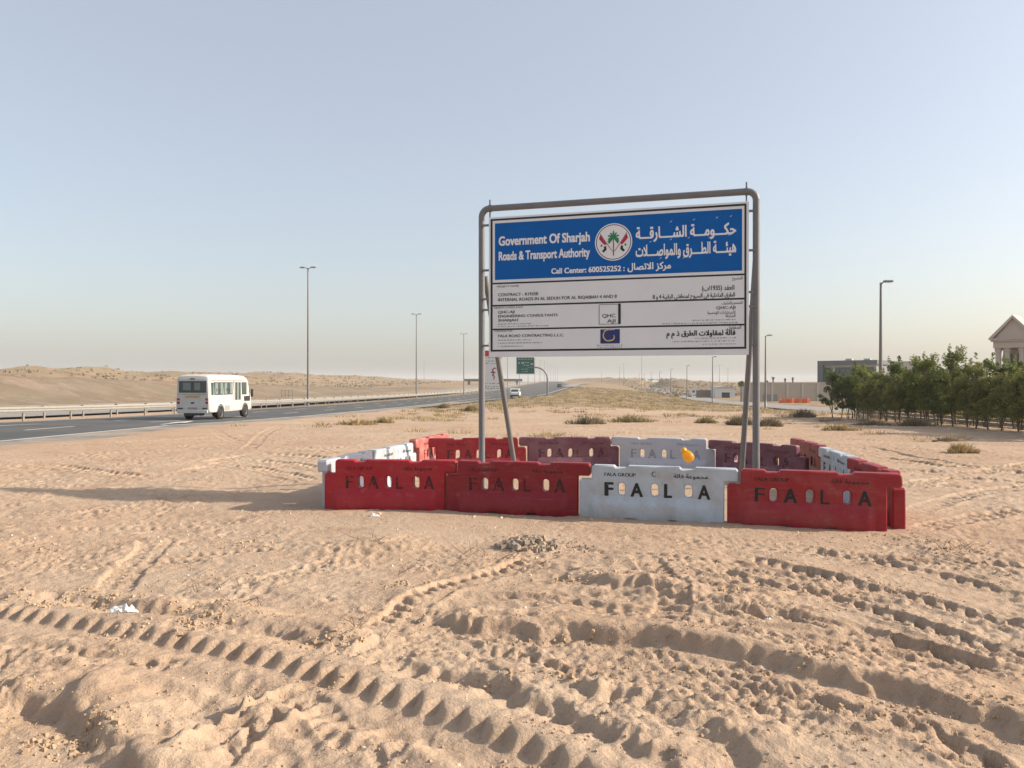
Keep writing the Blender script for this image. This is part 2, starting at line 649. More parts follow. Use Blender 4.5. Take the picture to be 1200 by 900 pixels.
def sand_height(X, Y):
    Z = ground_z(X, Y)
    lat = X - road_right(Y)
    H = np.zeros_like(X)
    d = Y
    far = 1 - 0.6 * sstep(12, 30, d)
    # swells, hummocks, scuffed surface
    H += 0.060 * fbm(X, Y, 3.6, 2, 1) * far
    wx = X + 0.25 * fbm(X, Y, 1.1, 2, 8)
    wy = Y + 0.25 * fbm(X, Y, 1.1, 2, 9)
    n1 = fbm(wx, wy, 0.95, 3, 2)
    H += 0.022 * n1 * far
    rdg = 1 - np.abs(fbm(wx * 1.0, wy * 1.35, 0.55, 3, 3))
    msk = 0.45 + 0.55 * sstep(-0.15, 0.35, fbm(X, Y, 2.3, 2, 4))
    H += 0.030 * (rdg - 0.6) * msk * (0.55 + 0.45 * far)
    # scuffed, broken crust: sharp small ridges and crumbs
    sc1 = 1 - np.abs(fbm(wx * 1.0, wy * 1.2, 0.21, 3, 15, 0.55))
    sc2 = fbm(X, Y, 0.085, 3, 16, 0.6)
    crust = 0.25 + 0.75 * sstep(-0.25, 0.4, fbm(X, Y, 1.6, 3, 17))
    H += (0.025 * (sc1 - 0.55) + 0.0125 * sc2 + 0.016 * np.maximum(sc2 - 0.40, 0)) * crust
    # foot and hoof dents
    cell = 0.33
    for sd_ in (1, 2, 3):
        gx, gy = X / cell + 0.37 * sd_, Y / (cell * 1.15) + 0.61 * sd_
        ix, iy = np.floor(gx), np.floor(gy)
        hh = np.sin(ix * 127.1 + iy * 311.7 + sd_ * 74.7) * 43758.5453
        r1 = hh - np.floor(hh)
        h2 = np.sin(ix * 269.5 + iy * 183.3 + sd_ * 19.1) * 23421.631
        r2 = h2 - np.floor(h2)
        ux, uy = gx - ix - 0.3 - 0.4 * r2, gy - iy - 0.3 - 0.4 * r1
        a = r1 * 6.283
        pu, pv = ux * np.cos(a) + uy * np.sin(a), -ux * np.sin(a) + uy * np.cos(a)
        q = (pu / 0.30) ** 2 + (pv / 0.17) ** 2
        k = (r1 * 7.31 % 1.0 < 0.42) * (0.4 + 0.6 * r2)
        H += k * (-0.026 * np.exp(-q * 1.5) + 0.010 * np.exp(-(np.sqrt(q + 1e-6) - 1.5) ** 2 * 5)) * msk
    # cut banks and lugged tracks of the foreground, from the photograph
    nearm = Y < 12
    if nearm.any():
        idx = np.where(nearm)
        x, y, h = X[idx], Y[idx], H[idx]
        lug_line = [(-60, 706), (60, 728), (160, 745), (260, 764), (350, 786), (440, 812), (520, 838), (600, 872), (700, 915), (800, 960)]
        ln = px_line(lug_line)
        m, s, t, end, xx, yy = along(x, y, ln, 0.7)
        h[m] *= 1 - 0.75 * np.exp(-(t / 0.3) ** 2)
        add_bank(h, x, y, lug_line, 0.050, 0.10, 0.45, 0.03, 1, lug=0.09, sp=0.185)
        low = [(px - 10, py + 42) for px, py in lug_line]
        m, s, t, end, xx, yy = along(x, y, px_line(low), 0.5)
        h[m] += (0.035 * np.exp(-((t + 0.12) / 0.09) ** 2) - 0.02 * np.exp(-((t - 0.08) / 0.12) ** 2)) * end
        add_bank(h, x, y, [(500, 724), (560, 738), (640, 744), (720, 752), (800, 762), (900, 786), (1000, 806), (1100, 832), (1180, 862), (1260, 900)], 0.068, 0.10, 0.8, 0.08, 2)
        add_bank(h, x, y, [(440, 786), (500, 792), (560, 800), (620, 822), (680, 850), (760, 888), (840, 930)], 0.058, 0.10, 0.5, 0.08, 3)
        add_bank(h, x, y, [(640, 672), (700, 684), (760, 694), (800, 706), (840, 712)], 0.05, 0.12, 0.5, 0.06, 4)
        add_bank(h, x, y, [(200, 724), (240, 732), (280, 738), (330, 744), (380, 760), (430, 774)], 0.06, 0.18, 0.5, 0.06, 5)
        add_bank(h, x, y, [(-40, 836), (30, 834), (80, 846), (120, 868), (150, 900), (170, 950)], 0.075, 0.12, 0.6, 0.07, 6)
        add_bank(h, x, y, [(60, 862), (90, 830), (130, 796), (150, 782)], -0.045, 0.10, 0.4, 0.03, 7)
        add_bank(h, x, y, [(150, 900), (230, 862), (300, 822), (330, 806)], -0.06, 0.12, 0.5, 0.05, 8, lug=0.07, sp=0.2)
        add_bank(h, x, y, [(0, 716), (60, 706), (140, 712), (210, 722)], 0.06, 0.14, 0.4, 0.06, 9)
        add_bank(h, x, y, [(640, 800), (740, 826), (800, 850), (860, 886), (930, 930)], 0.055, 0.13, 0.4, 0.06, 10, lug=0.06, sp=0.24)
        add_tread(h, x, y, [(225, 905), (280, 860), (345, 818), (400, 800)], 0.30, 0.22, 0.06, 0.03, 0.6, 1)
        add_tread(h, x, y, [(400, 905), (470, 862), (530, 848)], 0.3, 0.2, 0.05, 0.03, 0.6, 2)
        add_tread(h, x, y, [(660, 640), (590, 668), (520, 690), (440, 745)], 0.34, 0.16, 0.045, 0.012, 0.4, 3)
        add_tread(h, x, y, [(748, 648), (764, 668), (790, 705), (776, 748)], 0.30, 0.14, 0.05, 0.004, 0.1, 4)
        add_tread(h, x, y, [(128, 696), (150, 668), (190, 634)], 0.36, 0.15, 0.05, 0.006, 0.15, 5)
        add_tread(h, x, y, [(790, 722), (880, 730), (960, 738), (1060, 762), (1200, 800)], 0.30, 0.27, 0.05, 0.03, 0.5, 6)
        add_tread(h, x, y, [(820, 668), (900, 690), (980, 706), (1080, 738), (1240, 790)], 0.30, 0.20, 0.05, 0.02, 0.5, 7)
        add_tread(h, x, y, [(860, 650), (960, 676), (1060, 700), (1240, 748)], 0.30, 0.18, 0.045, 0.02, 0.5, 8)
        add_tread(h, x, y, [(930, 640), (1040, 660), (1140, 684), (1260, 716)], 0.30, 0.18, 0.04, 0.02, 0.5, 9)
        add_tread(h, x, y, [(700, 628), (860, 640), (1000, 650), (1240, 664)], 0.36, 0.16, 0.03, 0.02, 0.5, 10)
        add_tread(h, x, y, [(900, 820), (1000, 850), (1100, 880), (1180, 930)], 0.30, 0.22, 0.05, 0.03, 0.5, 11)
        add_tread(h, x, y, [(560, 700), (640, 706), (720, 716)], 0.26, 0.2, 0.04, 0.02, 0.5, 12)
        r4 = random.Random(44)
        for k in range(13):
            y0_ = 628 + k * 15 + r4.uniform(-5, 5)
            x0_ = r4.uniform(640, 900)
            x1_ = x0_ + r4.uniform(220, 420)
            sl = 0.10 + 0.12 * (y0_ - 620) / 200
            add_tread(h, x, y, [(x0_, y0_), ((x0_ + x1_) / 2, y0_ + sl * (x1_ - x0_) / 2 + r4.uniform(-4, 4)), (x1_, y0_ + sl * (x1_ - x0_))], 0.24, r4.uniform(0.10, 0.15), 0.028, 0.008, r4.uniform(0.2, 0.8), 40 + k)
        for k, (xa, ya, xb, yb) in enumerate(((180, 655, 420, 640), (20, 668, 260, 655), (260, 690, 420, 650), (0, 760, 120, 780), (60, 800, 240, 770), (430, 880, 330, 800), (560, 760, 700, 800), (480, 640, 690, 622), (30, 625, 330, 612))):
            add_tread(h, x, y, [(xa, ya), (xb, yb)], 0.24, 0.13, 0.03, 0.008, 0.4, 60 + k)
        add_mound(h, x, y, 270, 722, 0.45, 0.3, 0.05, 0.3, 1)
        add_mound(h, x, y, 120, 810, 0.3, 0.45, 0.04, 0.6, 2)
        add_mound(h, x, y, 470, 700, 0.5, 0.4, 0.06, 0.2, 3)
        add_mound(h, x, y, 770, 700, 0.3, 0.25, 0.035, 0.2, 4)
        add_mound(h, x, y, 860, 712, 0.3, 0.22, 0.04, 0.2, 5)
        add_mound(h, x, y, 622, 640, 0.36, 0.26, 0.13, 0.1, 6)
        add_mound(h, x, y, 150, 640, 0.8, 0.5, 0.08, 0.1, 7)
        add_mound(h, x, y, 420, 640, 1.0, 0.5, 0.05, 0.1, 8)
        H[idx] = h
    # long tracks of the middle ground
    midm = (Y > 8) & (Y < 60)
    if midm.any():
        idx = np.where(midm)
        x, y, h = X[idx], Y[idx], H[idx]
        for k, pts in enumerate((
                [(210, 556), (270, 549), (330, 556), (400, 572)], [(225, 549), (290, 542), (350, 547), (420, 560)],
                [(240, 543), (310, 536), (380, 540), (420, 548)],
                [(250, 505), (262, 513), (280, 520), (300, 524)], [(330, 500), (312, 508), (300, 520), (290, 530)],
                [(0, 552), (60, 548), (120, 556), (170, 560)], [(430, 520), (560, 512), (680, 508)],
                [(1070, 600), (1130, 582), (1220, 570)], [(1065, 568), (1130, 560), (1220, 566)], [(1010, 520), (1100, 540), (1220, 556)],
                [(1030, 534), (1110, 546), (1220, 545)], [(1075, 552), (1150, 552), (1230, 538)], [(980, 512), (1080, 514), (1210, 508)],
                [(700, 506), (820, 508), (960, 510)], [(1080, 620), (1150, 606), (1230, 600)], [(30, 530), (160, 522), (300, 512)])):
            add_tread(h, x, y, pts, 0.42, 0.22, 0.03 if k in (3, 4) else 0.05, 0.008 if k in (3, 4) else 0.022, 0.5, 20 + k)
        H[idx] = h
    # level pad under the barriers and the sign
    rr = np.hypot((X - RING_C[0]) / 5.6, (Y - RING_C[1]) / 4.3)
    H *= 0.35 + 0.65 * sstep(0.9, 1.25, rr)
    out = Z + H
    # drifted sand feathering out over the shoulder
    edge = sstep(-1.5, 0.9, lat + 0.7 * fbm(X, Y, 4.0, 3, 40))
    zr = z_main(Y)
    flat = zr - 0.06 + 0.13 * edge
    k = 1 - sstep(0.0, 5.0, lat)
    out = np.where(lat < 5, out * (1 - k) + (flat + H * 0.25 * edge) * k, out)
    out = np.where(lat < -1.5, zr - 0.14, out)
    return out


# ---- sand and ground materials
def sand_mat(name, near=True):
    m = bpy.data.materials.new(name)
    m.use_nodes = True
    n, l = m.node_tree.nodes, m.node_tree.links
    b = n["Principled BSDF"]
    b.inputs["Roughness"].default_value = 0.95
    b.inputs["Specular IOR Level"].default_value = 0.1
    geo = n.new("ShaderNodeNewGeometry")

    def nz(scale, detail, rough=0.6):
        t = n.new("ShaderNodeTexNoise")
        t.inputs["Scale"].default_value = scale
        t.inputs["Detail"].default_value = detail
        t.inputs["Roughness"].default_value = rough
        l.new(geo.outputs["Position"], t.inputs["Vector"])
        return t

    def ramp(src, a, b_, c0, c1):
        r = n.new("ShaderNodeMapRange")
        r.inputs[1].default_value, r.inputs[2].default_value = a, b_
        r.inputs[3].default_value, r.inputs[4].default_value = c0, c1
        l.new(src, r.inputs[0])
        return r.outputs[0]

    def mix(f, a, c):
        x = n.new("ShaderNodeMix")
        x.data_type = 'RGBA'
        l.new(f, x.inputs[0])
        for i, q in ((6, a), (7, c)):
            if isinstance(q, tuple):
                x.inputs[i].default_value = (*q, 1)
            else:
                l.new(q, x.inputs[i])
        return x.outputs[2]
    big = nz(0.35, 4)
    mid = nz(2.2, 6, 0.65)
    fine = nz(90.0, 4, 0.7)
    g_ = 0.96 if near else 0.66
    c = mix(ramp(big.outputs["Fac"], 0.35, 0.65, 0, 1), (0.48 * g_, 0.346 * g_, 0.242 * g_), (0.50 * g_, 0.386 * g_, 0.288 * g_))
    c = mix(ramp(mid.outputs["Fac"], 0.48, 0.72, 0, 0.6), c, (0.355 * g_, 0.25 * g_, 0.18 * g_))
    c = mix(ramp(fine.outputs["Fac"], 0.45, 0.75, 0, 0.5), c, (0.28 * g_, 0.205 * g_, 0.15 * g_))
    spk = nz(22.0, 5, 0.75)
    c = mix(ramp(spk.outputs["Fac"], 0.56, 0.72, 0, 0.55), c, (0.25 * g_, 0.18 * g_, 0.13 * g_))
    # pale compacted dust and reddish drift as patches of their own
    dust = nz(0.8, 5, 0.6)
    c = mix(ramp(dust.outputs["Fac"], 0.52, 0.66, 0, 0.4), c, (0.45, 0.365, 0.28))
    damp = nz(0.55, 6, 0.68)
    c = mix(ramp(damp.outputs["Fac"], 0.54, 0.66, 0, 0.5), c, (0.31, 0.21, 0.145))
    if not near:
        red = nz(0.05, 5, 0.6)
        c = mix(ramp(red.outputs["Fac"], 0.42, 0.62, 0, 0.7), c, (0.44, 0.27, 0.165))
        scr = nz(0.16, 8, 0.78)
        c = mix(ramp(scr.outputs["Fac"], 0.44, 0.56, 0, 0.85), c, (0.23, 0.165, 0.095))
        gr = nz(0.06, 8, 0.75)
        c = mix(ramp(gr.outputs["Fac"], 0.46, 0.56, 0, 0.6), c, (0.26, 0.215, 0.125))
    if near:
        rdp = nz(0.11, 5, 0.6)
        c = mix(ramp(rdp.outputs["Fac"], 0.44, 0.58, 0, 0.55), c, (0.395, 0.27, 0.185))
    l.new(c, b.inputs["Base Color"])
    b1 = n.new("ShaderNodeBump")
    b1.inputs["Strength"].default_value = 0.8
    b1.inputs["Distance"].default_value = 0.028
    t1 = nz(26.0, 6, 0.65)
    l.new(t1.outputs["Fac"], b1.inputs["Height"])
    b2 = n.new("ShaderNodeBump")
    b2.inputs["Strength"].default_value = 0.4
    b2.inputs["Distance"].default_value = 0.007
    l.new(fine.outputs["Fac"], b2.inputs["Height"])
    l.new(b1.outputs["Normal"], b2.inputs["Normal"])
    l.new(b2.outputs["Normal"], b.inputs["Normal"])
    return m


M_SAND = sand_mat("sand")
M_DESERT = sand_mat("desert", False)

# near sand: rows spaced by distance, columns fanning out
NR, NC = 1010, 900
ys = np.geomspace(2.7, 75.0, NR)
us = np.linspace(-1, 1, NC)
Yg = np.repeat(ys[:, None], NC, 1)
Xg = us[None, :] * (0.77 * Yg + 2.1)
Zg = sand_height(Xg.ravel(), Yg.ravel()).reshape(Xg.shape)
# tuck the rim of the detailed sheet under the wide one
rim = np.minimum(np.minimum(np.arange(NC), np.arange(NC)[::-1])[None, :] / 14.0, np.minimum(np.arange(NR), np.arange(NR)[::-1])[:, None] / 14.0)
Zg = Zg - np.where(Yg < 15.0, 0.012, 0.5) * (1 - np.clip(rim, 0, 1))
sand = obj("sand", grid_mesh("sand", Xg, Yg, Zg, M_SAND))
tag(sand, kind="structure")


# coarser skirt of the same sand on both sides of the fan and underfoot
Yp, Xp = np.meshgrid(np.linspace(-2.5, 17.5, 330), np.linspace(-14.0, 14.0, 460), indexing='ij')
Zp = sand_height(Xp.ravel(), Yp.ravel()).reshape(Xp.shape)
dep = np.minimum(0.77 * Yp + 2.1 - np.abs(Xp), Yp - 2.75)
Zp = Zp - 0.004 - 0.30 * np.clip((dep - 0.25) / 0.5, 0, 1)
rp_ = np.minimum(np.minimum(np.arange(460), np.arange(460)[::-1])[None, :] / 8.0, np.minimum(np.arange(330), np.arange(330)[::-1])[:, None] / 8.0)
Zp = Zp - 0.4 * (1 - np.clip(rp_, 0, 1))
tag(obj("sand_margin", grid_mesh("sand_margin", Xp, Yp, Zp, M_SAND)), kind="structure")


def sand_at(x, y):
    return float(sand_height(np.array([float(x)]), np.array([float(y)]))[0])


# wide ground to the horizon
gy = np.concatenate([-np.geomspace(3400, 4, 40), np.linspace(-2, 18, 11), np.geomspace(19, 3400, 330)])
gu = np.sinh(np.linspace(-6.2, 6.2, 320)) / math.sinh(6.2)
Yw = np.repeat(gy[:, None], len(gu), 1)
Xw = gu[None, :] * 3400.0 * np.ones_like(Yw) + 10.0
# concentrate the columns where the camera looks
span = np.clip(np.abs(Yw) * 1.1 + 60, 60, 3400)
Xw = np.where(np.abs(gu)[None, :] < 0.25, gu[None, :] / 0.25 * span, np.sign(gu)[None, :] * (span + (np.abs(gu)[None, :] - 0.25) / 0.75 * (3500 - span)))
Xw = np.sort(Xw, axis=1)
Zw = ground_z(Xw.ravel(), Yw.ravel()).reshape(Xw.shape)
latw = Xw - road_right(Yw)
latl = Xw - (RAIL0 + ROAD_K * Yw)
Zw += 0.10 * fbm(Xw.ravel(), Yw.ravel(), 7.0, 2, 12).reshape(Xw.shape) * sstep(1.0, 6.0, latw)
corr = (1 - sstep(0.3, 1.8, latw)) * sstep(-27.0, -25.0, latl)
Zw = Zw * (1 - corr) + (z_main(Yw) - 0.30) * corr
sx = Xw - (SIDE0 + SIDE_K * Yw)
cs = sstep(-1.2, -0.2, sx) * (1 - sstep(8.2, 9.2, sx)) * (1 - sstep(520, 560, Yw)) * sstep(10, 20, Yw)
Zw = Zw * (1 - cs) + (z_side(Yw) - 0.3) * cs
inner = (np.abs(Xw) < 0.77 * Yw + 1.4) & (Yw > 2.9) & (Yw < 71)
inner |= (np.abs(Xw) < 13.2) & (Yw > -1.8) & (Yw < 16.9)
Zw = np.where(inner, Zw - 0.45, Zw)
ground = obj("ground", grid_mesh("ground", Xw, Yw, Zw, M_DESERT))
tag(ground, kind="structure")


# ================================================================== ROADS
def asphalt_mat(name, col):
    return mat(name, col, rough=0.85, var=0.22, scale=0.5, bump=0.2, bscale=60, dust=(0.32, 0.25, 0.18), dust_amt=0.45, dscale=0.35, spec=0.3)


M_ASPHALT = mat("asphalt", (0.075, 0.08, 0.083), rough=0.85, var=0.25, scale=0.4, bump=0.2, bscale=60, dust=(0.26, 0.215, 0.165), dust_amt=0.3, dscale=0.3, spec=0.3)
M_ASPHALT2 = asphalt_mat("asphalt_pale", (0.26, 0.255, 0.245))
M_SHOULDER = mat("shoulder_asphalt", (0.20, 0.192, 0.175), rough=0.85, var=0.22, scale=0.5, bump=0.2, bscale=60, dust=(0.44, 0.34, 0.25), dust_amt=0.95, dscale=0.5, spec=0.3)
M_PAINT = mat("road_paint", (0.62, 0.61, 0.57), 0.7, 0.15, 3.0)


def ribbon(xl, xr, y0, y1, zf, dz, n=60, cols=2, geo=True):
    ys_ = np.geomspace(max(y0, 1), y1, n) if geo else np.linspace(y0, y1, n)
    X = np.stack([np.linspace(float(xl(y)), float(xr(y)), cols) for y in ys_])
    Y = np.repeat(ys_[:, None], cols, 1)
    Z = np.repeat((zf(ys_) + dz)[:, None], cols, 1)
    return X, Y, Z


def line_x(o):
    return lambda y: EDGE0 + ROAD_K * y + o


X, Y, Z = ribbon(lambda y: RAIL0 + ROAD_K * y + 0.9, lambda y: float(road_right(y)), 1.0, 1500.0, z_main, 0.0, 160, 3)
road = obj("main_road", grid_mesh("main_road", X, Y, Z, M_ASPHALT))
tag(road, kind="structure")
X, Y, Z = ribbon(line_x(0.15), lambda y: float(road_right(y)) - 0.01, 1.0, 110.0, z_main, 0.004, 80)
sh = obj("shoulder", grid_mesh("shoulder", X, Y, Z, M_SHOULDER), road)
for nm, o, w, y0, y1 in (("edge_line", 0.0, 0.2, 2, 160), ("edge_line", -11.0, 0.2, 2, 1200), ("exit_edge_line", None, 0.25, 110, 420)):
    if o is None:
        X, Y, Z = ribbon(lambda y: float(road_right(y)) - 1.6, lambda y: float(road_right(y)) - 1.3, y0, y1, z_main, 0.009, 90)
    else:
        X, Y, Z = ribbon(line_x(o - w / 2), line_x(o + w / 2), y0, y1, z_main, 0.009, 90)
    obj(nm, grid_mesh(nm, X, Y, Z, M_PAINT), road)
for o in (-3.75, -7.4):
    k = 0
    y = 13.0 + (3.0 if o < -5 else 0.0)
    while y < 230:
        X, Y, Z = ribbon(line_x(o - 0.09), line_x(o + 0.09), y, y + 3.0, z_main, 0.009, 3, 2, False)
        obj("lane_dash", grid_mesh("lane_dash", X, Y, Z, M_PAINT), road)
        y += 9.0
# lane arrow of the near lane
ax, ay = EDGE0 + ROAD_K * 37 - 1.4, 37.0
az = float(z_main(ay)) + 0.012
arrow = MB()
arrow.add([(ax - 0.1, ay - 2, az), (ax + 0.12, ay - 2, az), (ax + 0.3, ay + 1.0, az), (ax + 0.1, ay + 1.0, az)], [(0, 1, 2, 3)])
arrow.add([(ax - 0.25, ay + 1.0, az), (ax + 0.65, ay + 1.0, az), (ax + 0.3, ay + 2.8, az)], [(0, 1, 2)])
arrow.build("lane_arrow", M_PAINT, road)

X, Y, Z = ribbon(lambda y: RAIL0 + ROAD_K * y - 18.5, lambda y: RAIL0 + ROAD_K * y - 5.5, 1.0, 1500.0, z_main, 0.0, 120)
opp = obj("opposite_road", grid_mesh("opposite_road", X, Y, Z, M_ASPHALT2))
tag(opp, kind="structure")
X, Y, Z = ribbon(lambda y: SIDE0 + SIDE_K * y, lambda y: SIDE0 + SIDE_K * y + 8.0, 12.0, 540.0, z_side, -0.02, 120)
side = obj("side_road", grid_mesh("side_road", X, Y, Z, M_ASPHALT2))
tag(side, kind="structure")
X, Y, Z = ribbon(lambda y: float(road_right(y)) - 5 + 0.0011 * (y - 330) ** 2 / 2, lambda y: float(road_right(y)) + 1.5 + 0.0011 * (y - 330) ** 2 / 2, 345.0, 520.0, lambda q: ground_z(road_right(q) + 2, q), 0.25, 40)
ex = obj("exit_road", grid_mesh("exit_road", X, Y, Z, M_ASPHALT2))
tag(ex, kind="structure")

# gravelly embankment beyond the opposite road
M_BERM = sand_mat("embankment_gravel", False)
for nd in M_BERM.node_tree.nodes:
    if nd.type == 'MIX':
        for q in (6, 7):
            if not nd.inputs[q].is_linked:
                c = nd.inputs[q].default_value
                g = (c[0] + c[1] + c[2]) / 3
                nd.inputs[q].default_value = (0.80 * (0.75 * c[0] + 0.25 * g), 0.80 * (0.75 * c[1] + 0.25 * g), 0.80 * (0.75 * c[2] + 0.25 * g), 1)
yy = np.geomspace(30, 330, 260)
ll = np.linspace(-25.0, -47.0, 60)
Yb = np.repeat(yy[:, None], len(ll), 1)
Xb = RAIL0 + ROAD_K * Yb + ll[None, :] + 0.8 * noise2(Yb / 13.0, Yb * 0 + 3.3, 44)
Zb = ground_z(Xb.ravel(), Yb.ravel()).reshape(Xb.shape) + 0.14 + 0.10 * fbm(Xb.ravel(), Yb.ravel(), 3.0, 4, 41).reshape(Xb.shape)
fd = np.minimum(np.arange(60), np.arange(60)[::-1])[None, :] / 6.0
Zb -= 0.5 * (1 - np.clip(fd, 0, 1))
emb = obj("embankment", grid_mesh("embankment", Xb, Yb, Zb, M_BERM))
tag(emb, kind="structure")

# ================================================================== GUARDRAILS
M_GALV = mat("galvanised_steel", (0.30, 0.295, 0.275), 0.5, 0.12, 2.0, metal=0.3, dust=(0.5, 0.4, 0.3), dust_amt=0.35)
M_POST = mat("rail_post", (0.26, 0.23, 0.19), 0.7, 0.2, 3.0)


def guardrail(name, label, off, y0, y1, face):
    t = thing(name, label, "guardrail", (RAIL0 + ROAD_K * y0 + off, y0, float(z_main(y0))))
    o0 = Vector(t.location)
    prof = [(0.02, 0.44), (0.02, 0.47), (0.10, 0.51), (0.10, 0.55), (0.035, 0.59), (0.035, 0.61), (0.10, 0.65), (0.10, 0.69), (0.02, 0.73), (0.02, 0.76)]
    yy = np.concatenate([np.arange(y0, 140, 4.0), np.arange(140, y1, 20.0)])
    vs_, fs_ = [], []
    for y in yy:
        x = RAIL0 + ROAD_K * y + off
        z = float(z_main(y))
        for a, h in prof:
            vs_.append((x + a * face - o0.x, y - o0.y, z + h - o0.z))
    n = len(prof)
    for i in range(len(yy) - 1):
        for k in range(n - 1):
            fs_.append((i * n + k, i * n + k + 1, (i + 1) * n + k + 1, (i + 1) * n + k))
    mb = MB()
    mb.add(vs_, fs_, True)
    mb.build("rail", M_GALV, t)
    pm = MB()
    pm.box((-0.08, -0.06, -0.5), (0.0, 0.06, 0.72))
    pm.box((0.0, -0.05, 0.45), (0.04, 0.05, 0.72))
    pme = pm.mesh("post")
    pme.materials.append(M_POST)
    y = y0 + 1
    while y < min(y1, 330):
        p = obj("post", pme, t)
        p.location = (RAIL0 + ROAD_K * y + off - o0.x, y - o0.y, float(z_main(y)) - o0.z)
        p.scale = (face, 1, 1)
        y += 4.0 if y < 200 else 8.0
    return t


guardrail("guardrail", "pale steel guardrail along the road edge, nearer of the two", 0.0, 14.0, 900.0, 1)
guardrail("guardrail", "second pale steel guardrail across the median, behind the nearer one", -4.5, 14.0, 900.0, -1)

# ================================================================== STREET LIGHTS
ORD = ['first', 'second', 'third', 'fourth', 'fifth', 'sixth', 'seventh', 'eighth', 'ninth', 'tenth', 'eleventh', 'twelfth', 'thirteenth', 'fourteenth', 'fifteenth', 'sixteenth']
M_POLE = mat("pole_grey", (0.19, 0.185, 0.18), 0.5, 0.1, 1.0, metal=0.2)
M_LAMP = mat("lamp_head", (0.22, 0.22, 0.23), 0.5, 0.1, 4.0)
M_LENS = mat("lamp_lens", (0.62, 0.62, 0.6), 0.2, 0.05, 4.0)


def street_light_meshes(h, arms, arm_len=1.3):
    pole = MB()
    pole.lathe([(0.22, 0), (0.22, 0.05), (0.15, 0.06), (0.14, 1.2), (0.10, h * 0.6), (0.07, h)], 10).box((-0.17, -0.17, 0), (0.17, 0.17, 0.03))
    pm = pole.mesh("pole")
    pm.materials.append(M_POLE)
    am, hm = [], []
    for s_ in arms:
        a = MB()
        a.tube([(0, 0, h - 0.15), (s_ * arm_len * 0.5, 0, h + 0.02), (s_ * arm_len, 0, h + 0.08)], [0.05, 0.04, 0.035], 8)
        me = a.mesh("arm")
        me.materials.append(M_POLE)
        am.append(me)
        hd = MB()
        x0, x1 = s_ * (arm_len - 0.1), s_ * (arm_len + 0.5)
        lo, hi = min(x0, x1), max(x0, x1)
        hd.rbox((lo, -0.17, h + 0.02), (hi, 0.17, h + 0.16), 0.05)
        me2 = hd.mesh("lamp_head")
        me2.materials.append(M_LAMP)
        ln_ = MB()
        ln_.box((lo + 0.12, -0.13, h + 0.005), (hi - 0.1, 0.13, h + 0.0195))
        me3 = ln_.mesh("lens")
        me3.materials.append(M_LENS)
        hm.append((me2, me3))
    return pm, am, hm


def street_light(meshes, loc, label, group=None, rz=0.0):
    t = thing("street_light", label, "street light", loc, rz, group)
    obj("pole", meshes[0], t)
    for a in meshes[1]:
        obj("arm", a, t)
    for h_, l_ in meshes[2]:
        o = obj("lamp_head", h_, t)
        obj("lens", l_, o)
    return t


twin = street_light_meshes(16.0, (1, -1), 0.45)
first = 88.9
for k in range(15):
    y = first + 57.0 * k
    x = (361 - 600) / 900 * first + 0.09 * 57.0 * k * 1.06
    lab = ["tall twin-arm street light nearest the bus, tallest at left", "second tall twin-arm street light in the median, right of the tallest", "third twin-arm street light, just left of the blue sign's left pole"]
    street_light(twin, (x, y, float(z_main(y)) - 0.1), lab[k] if k < 3 else "distant twin-arm street light, %s nearest in the median row receding beneath the blue sign" % ORD[k], "twin-arm street lights in the median", R(-5))
single = street_light_meshes(9.0, (1,), 0.3)
for k, (px, d) in enumerate(((1032, 52), (897, 95), (835, 150), (805, 202), (786, 254), (773, 308), (763, 362), (755, 416), (749, 470))):
    x = (px - 600) / 900 * d
    labs = ["single-arm street light rising behind the hedge trees, nearest on the right", "single-arm street light beside the blue sign's right pole", "street light pole whose top meets the big sign's lower edge, rightmost of those below it"]
    t = street_light(single, (x, d, float(z_side(d)) - 0.05), labs[k] if k < 3 else "distant single-arm street light, %s from the right in the row below the big sign" % ORD[k - 1], "single-arm street lights along the side road")
    if k == 0:
        t.scale = (1, 1, 1.02)
for px, py, d, lab in ((726, 430, 520, "faint twin-arm street light, left of a close pair above the hill crest"), (731, 426, 480, "faint twin-arm street light, right of a close pair above the hill crest"),
                       (752, 414, 360, "tall faint street light over the hill, top hidden by the big sign"), (843, 428, 430, "thin far street light left of the sign's right brace, nearer the brace's neighbour pole"),
                       (853, 432, 470, "thin far street light closest to the sign's right brace"), (497, 425, 520, "faint far street light just right of the second median pole"),
                       (562, 428, 480, "short faint street light hugging the sign's left pole"), (705, 436, 560, "shortest faint street light on the crest right of the road's end")):
    p = P(px, py, d)
    h = p.z - float(ground_z(np.array([p.x]), np.array([d]))[0])
    t = street_light(twin, (p.x, d, p.z - h), lab, "far street lights on the horizon")
    t.scale = (0.9, 0.9, h / 16.0)

# ================================================================== THE BIG SIGN
M_PIPE = mat("sign_pipe", (0.155, 0.16, 0.17), 0.5, 0.12, 5.0, metal=0.1, dust=(0.36, 0.31, 0.26), dust_amt=0.15)
M_BOARD = mat("board_white", (0.71, 0.735, 0.77), 0.45, 0.05, 2.0, dust=(0.46, 0.42, 0.38), dust_amt=0.12, dscale=1.5)
M_BLUE = mat("sign_blue", (0.003, 0.105, 0.39), 0.5, 0.10, 3.0, spec=0.15)
M_BLACK = mat("print_black", (0.018, 0.018, 0.022), 0.5, 0.1)
M_INK = mat("print_grey", (0.10, 0.10, 0.11), 0.5, 0.1)
M_WHITE = mat("print_white", (0.74, 0.75, 0.77), 0.5, 0.04)
M_GREEN = mat("print_green", (0.02, 0.20, 0.09), 0.5, 0.1)
M_RED = mat("print_red", (0.42, 0.02, 0.05), 0.5, 0.1)
M_BROWN = mat("print_brown", (0.22, 0.05, 0.06), 0.5, 0.1)
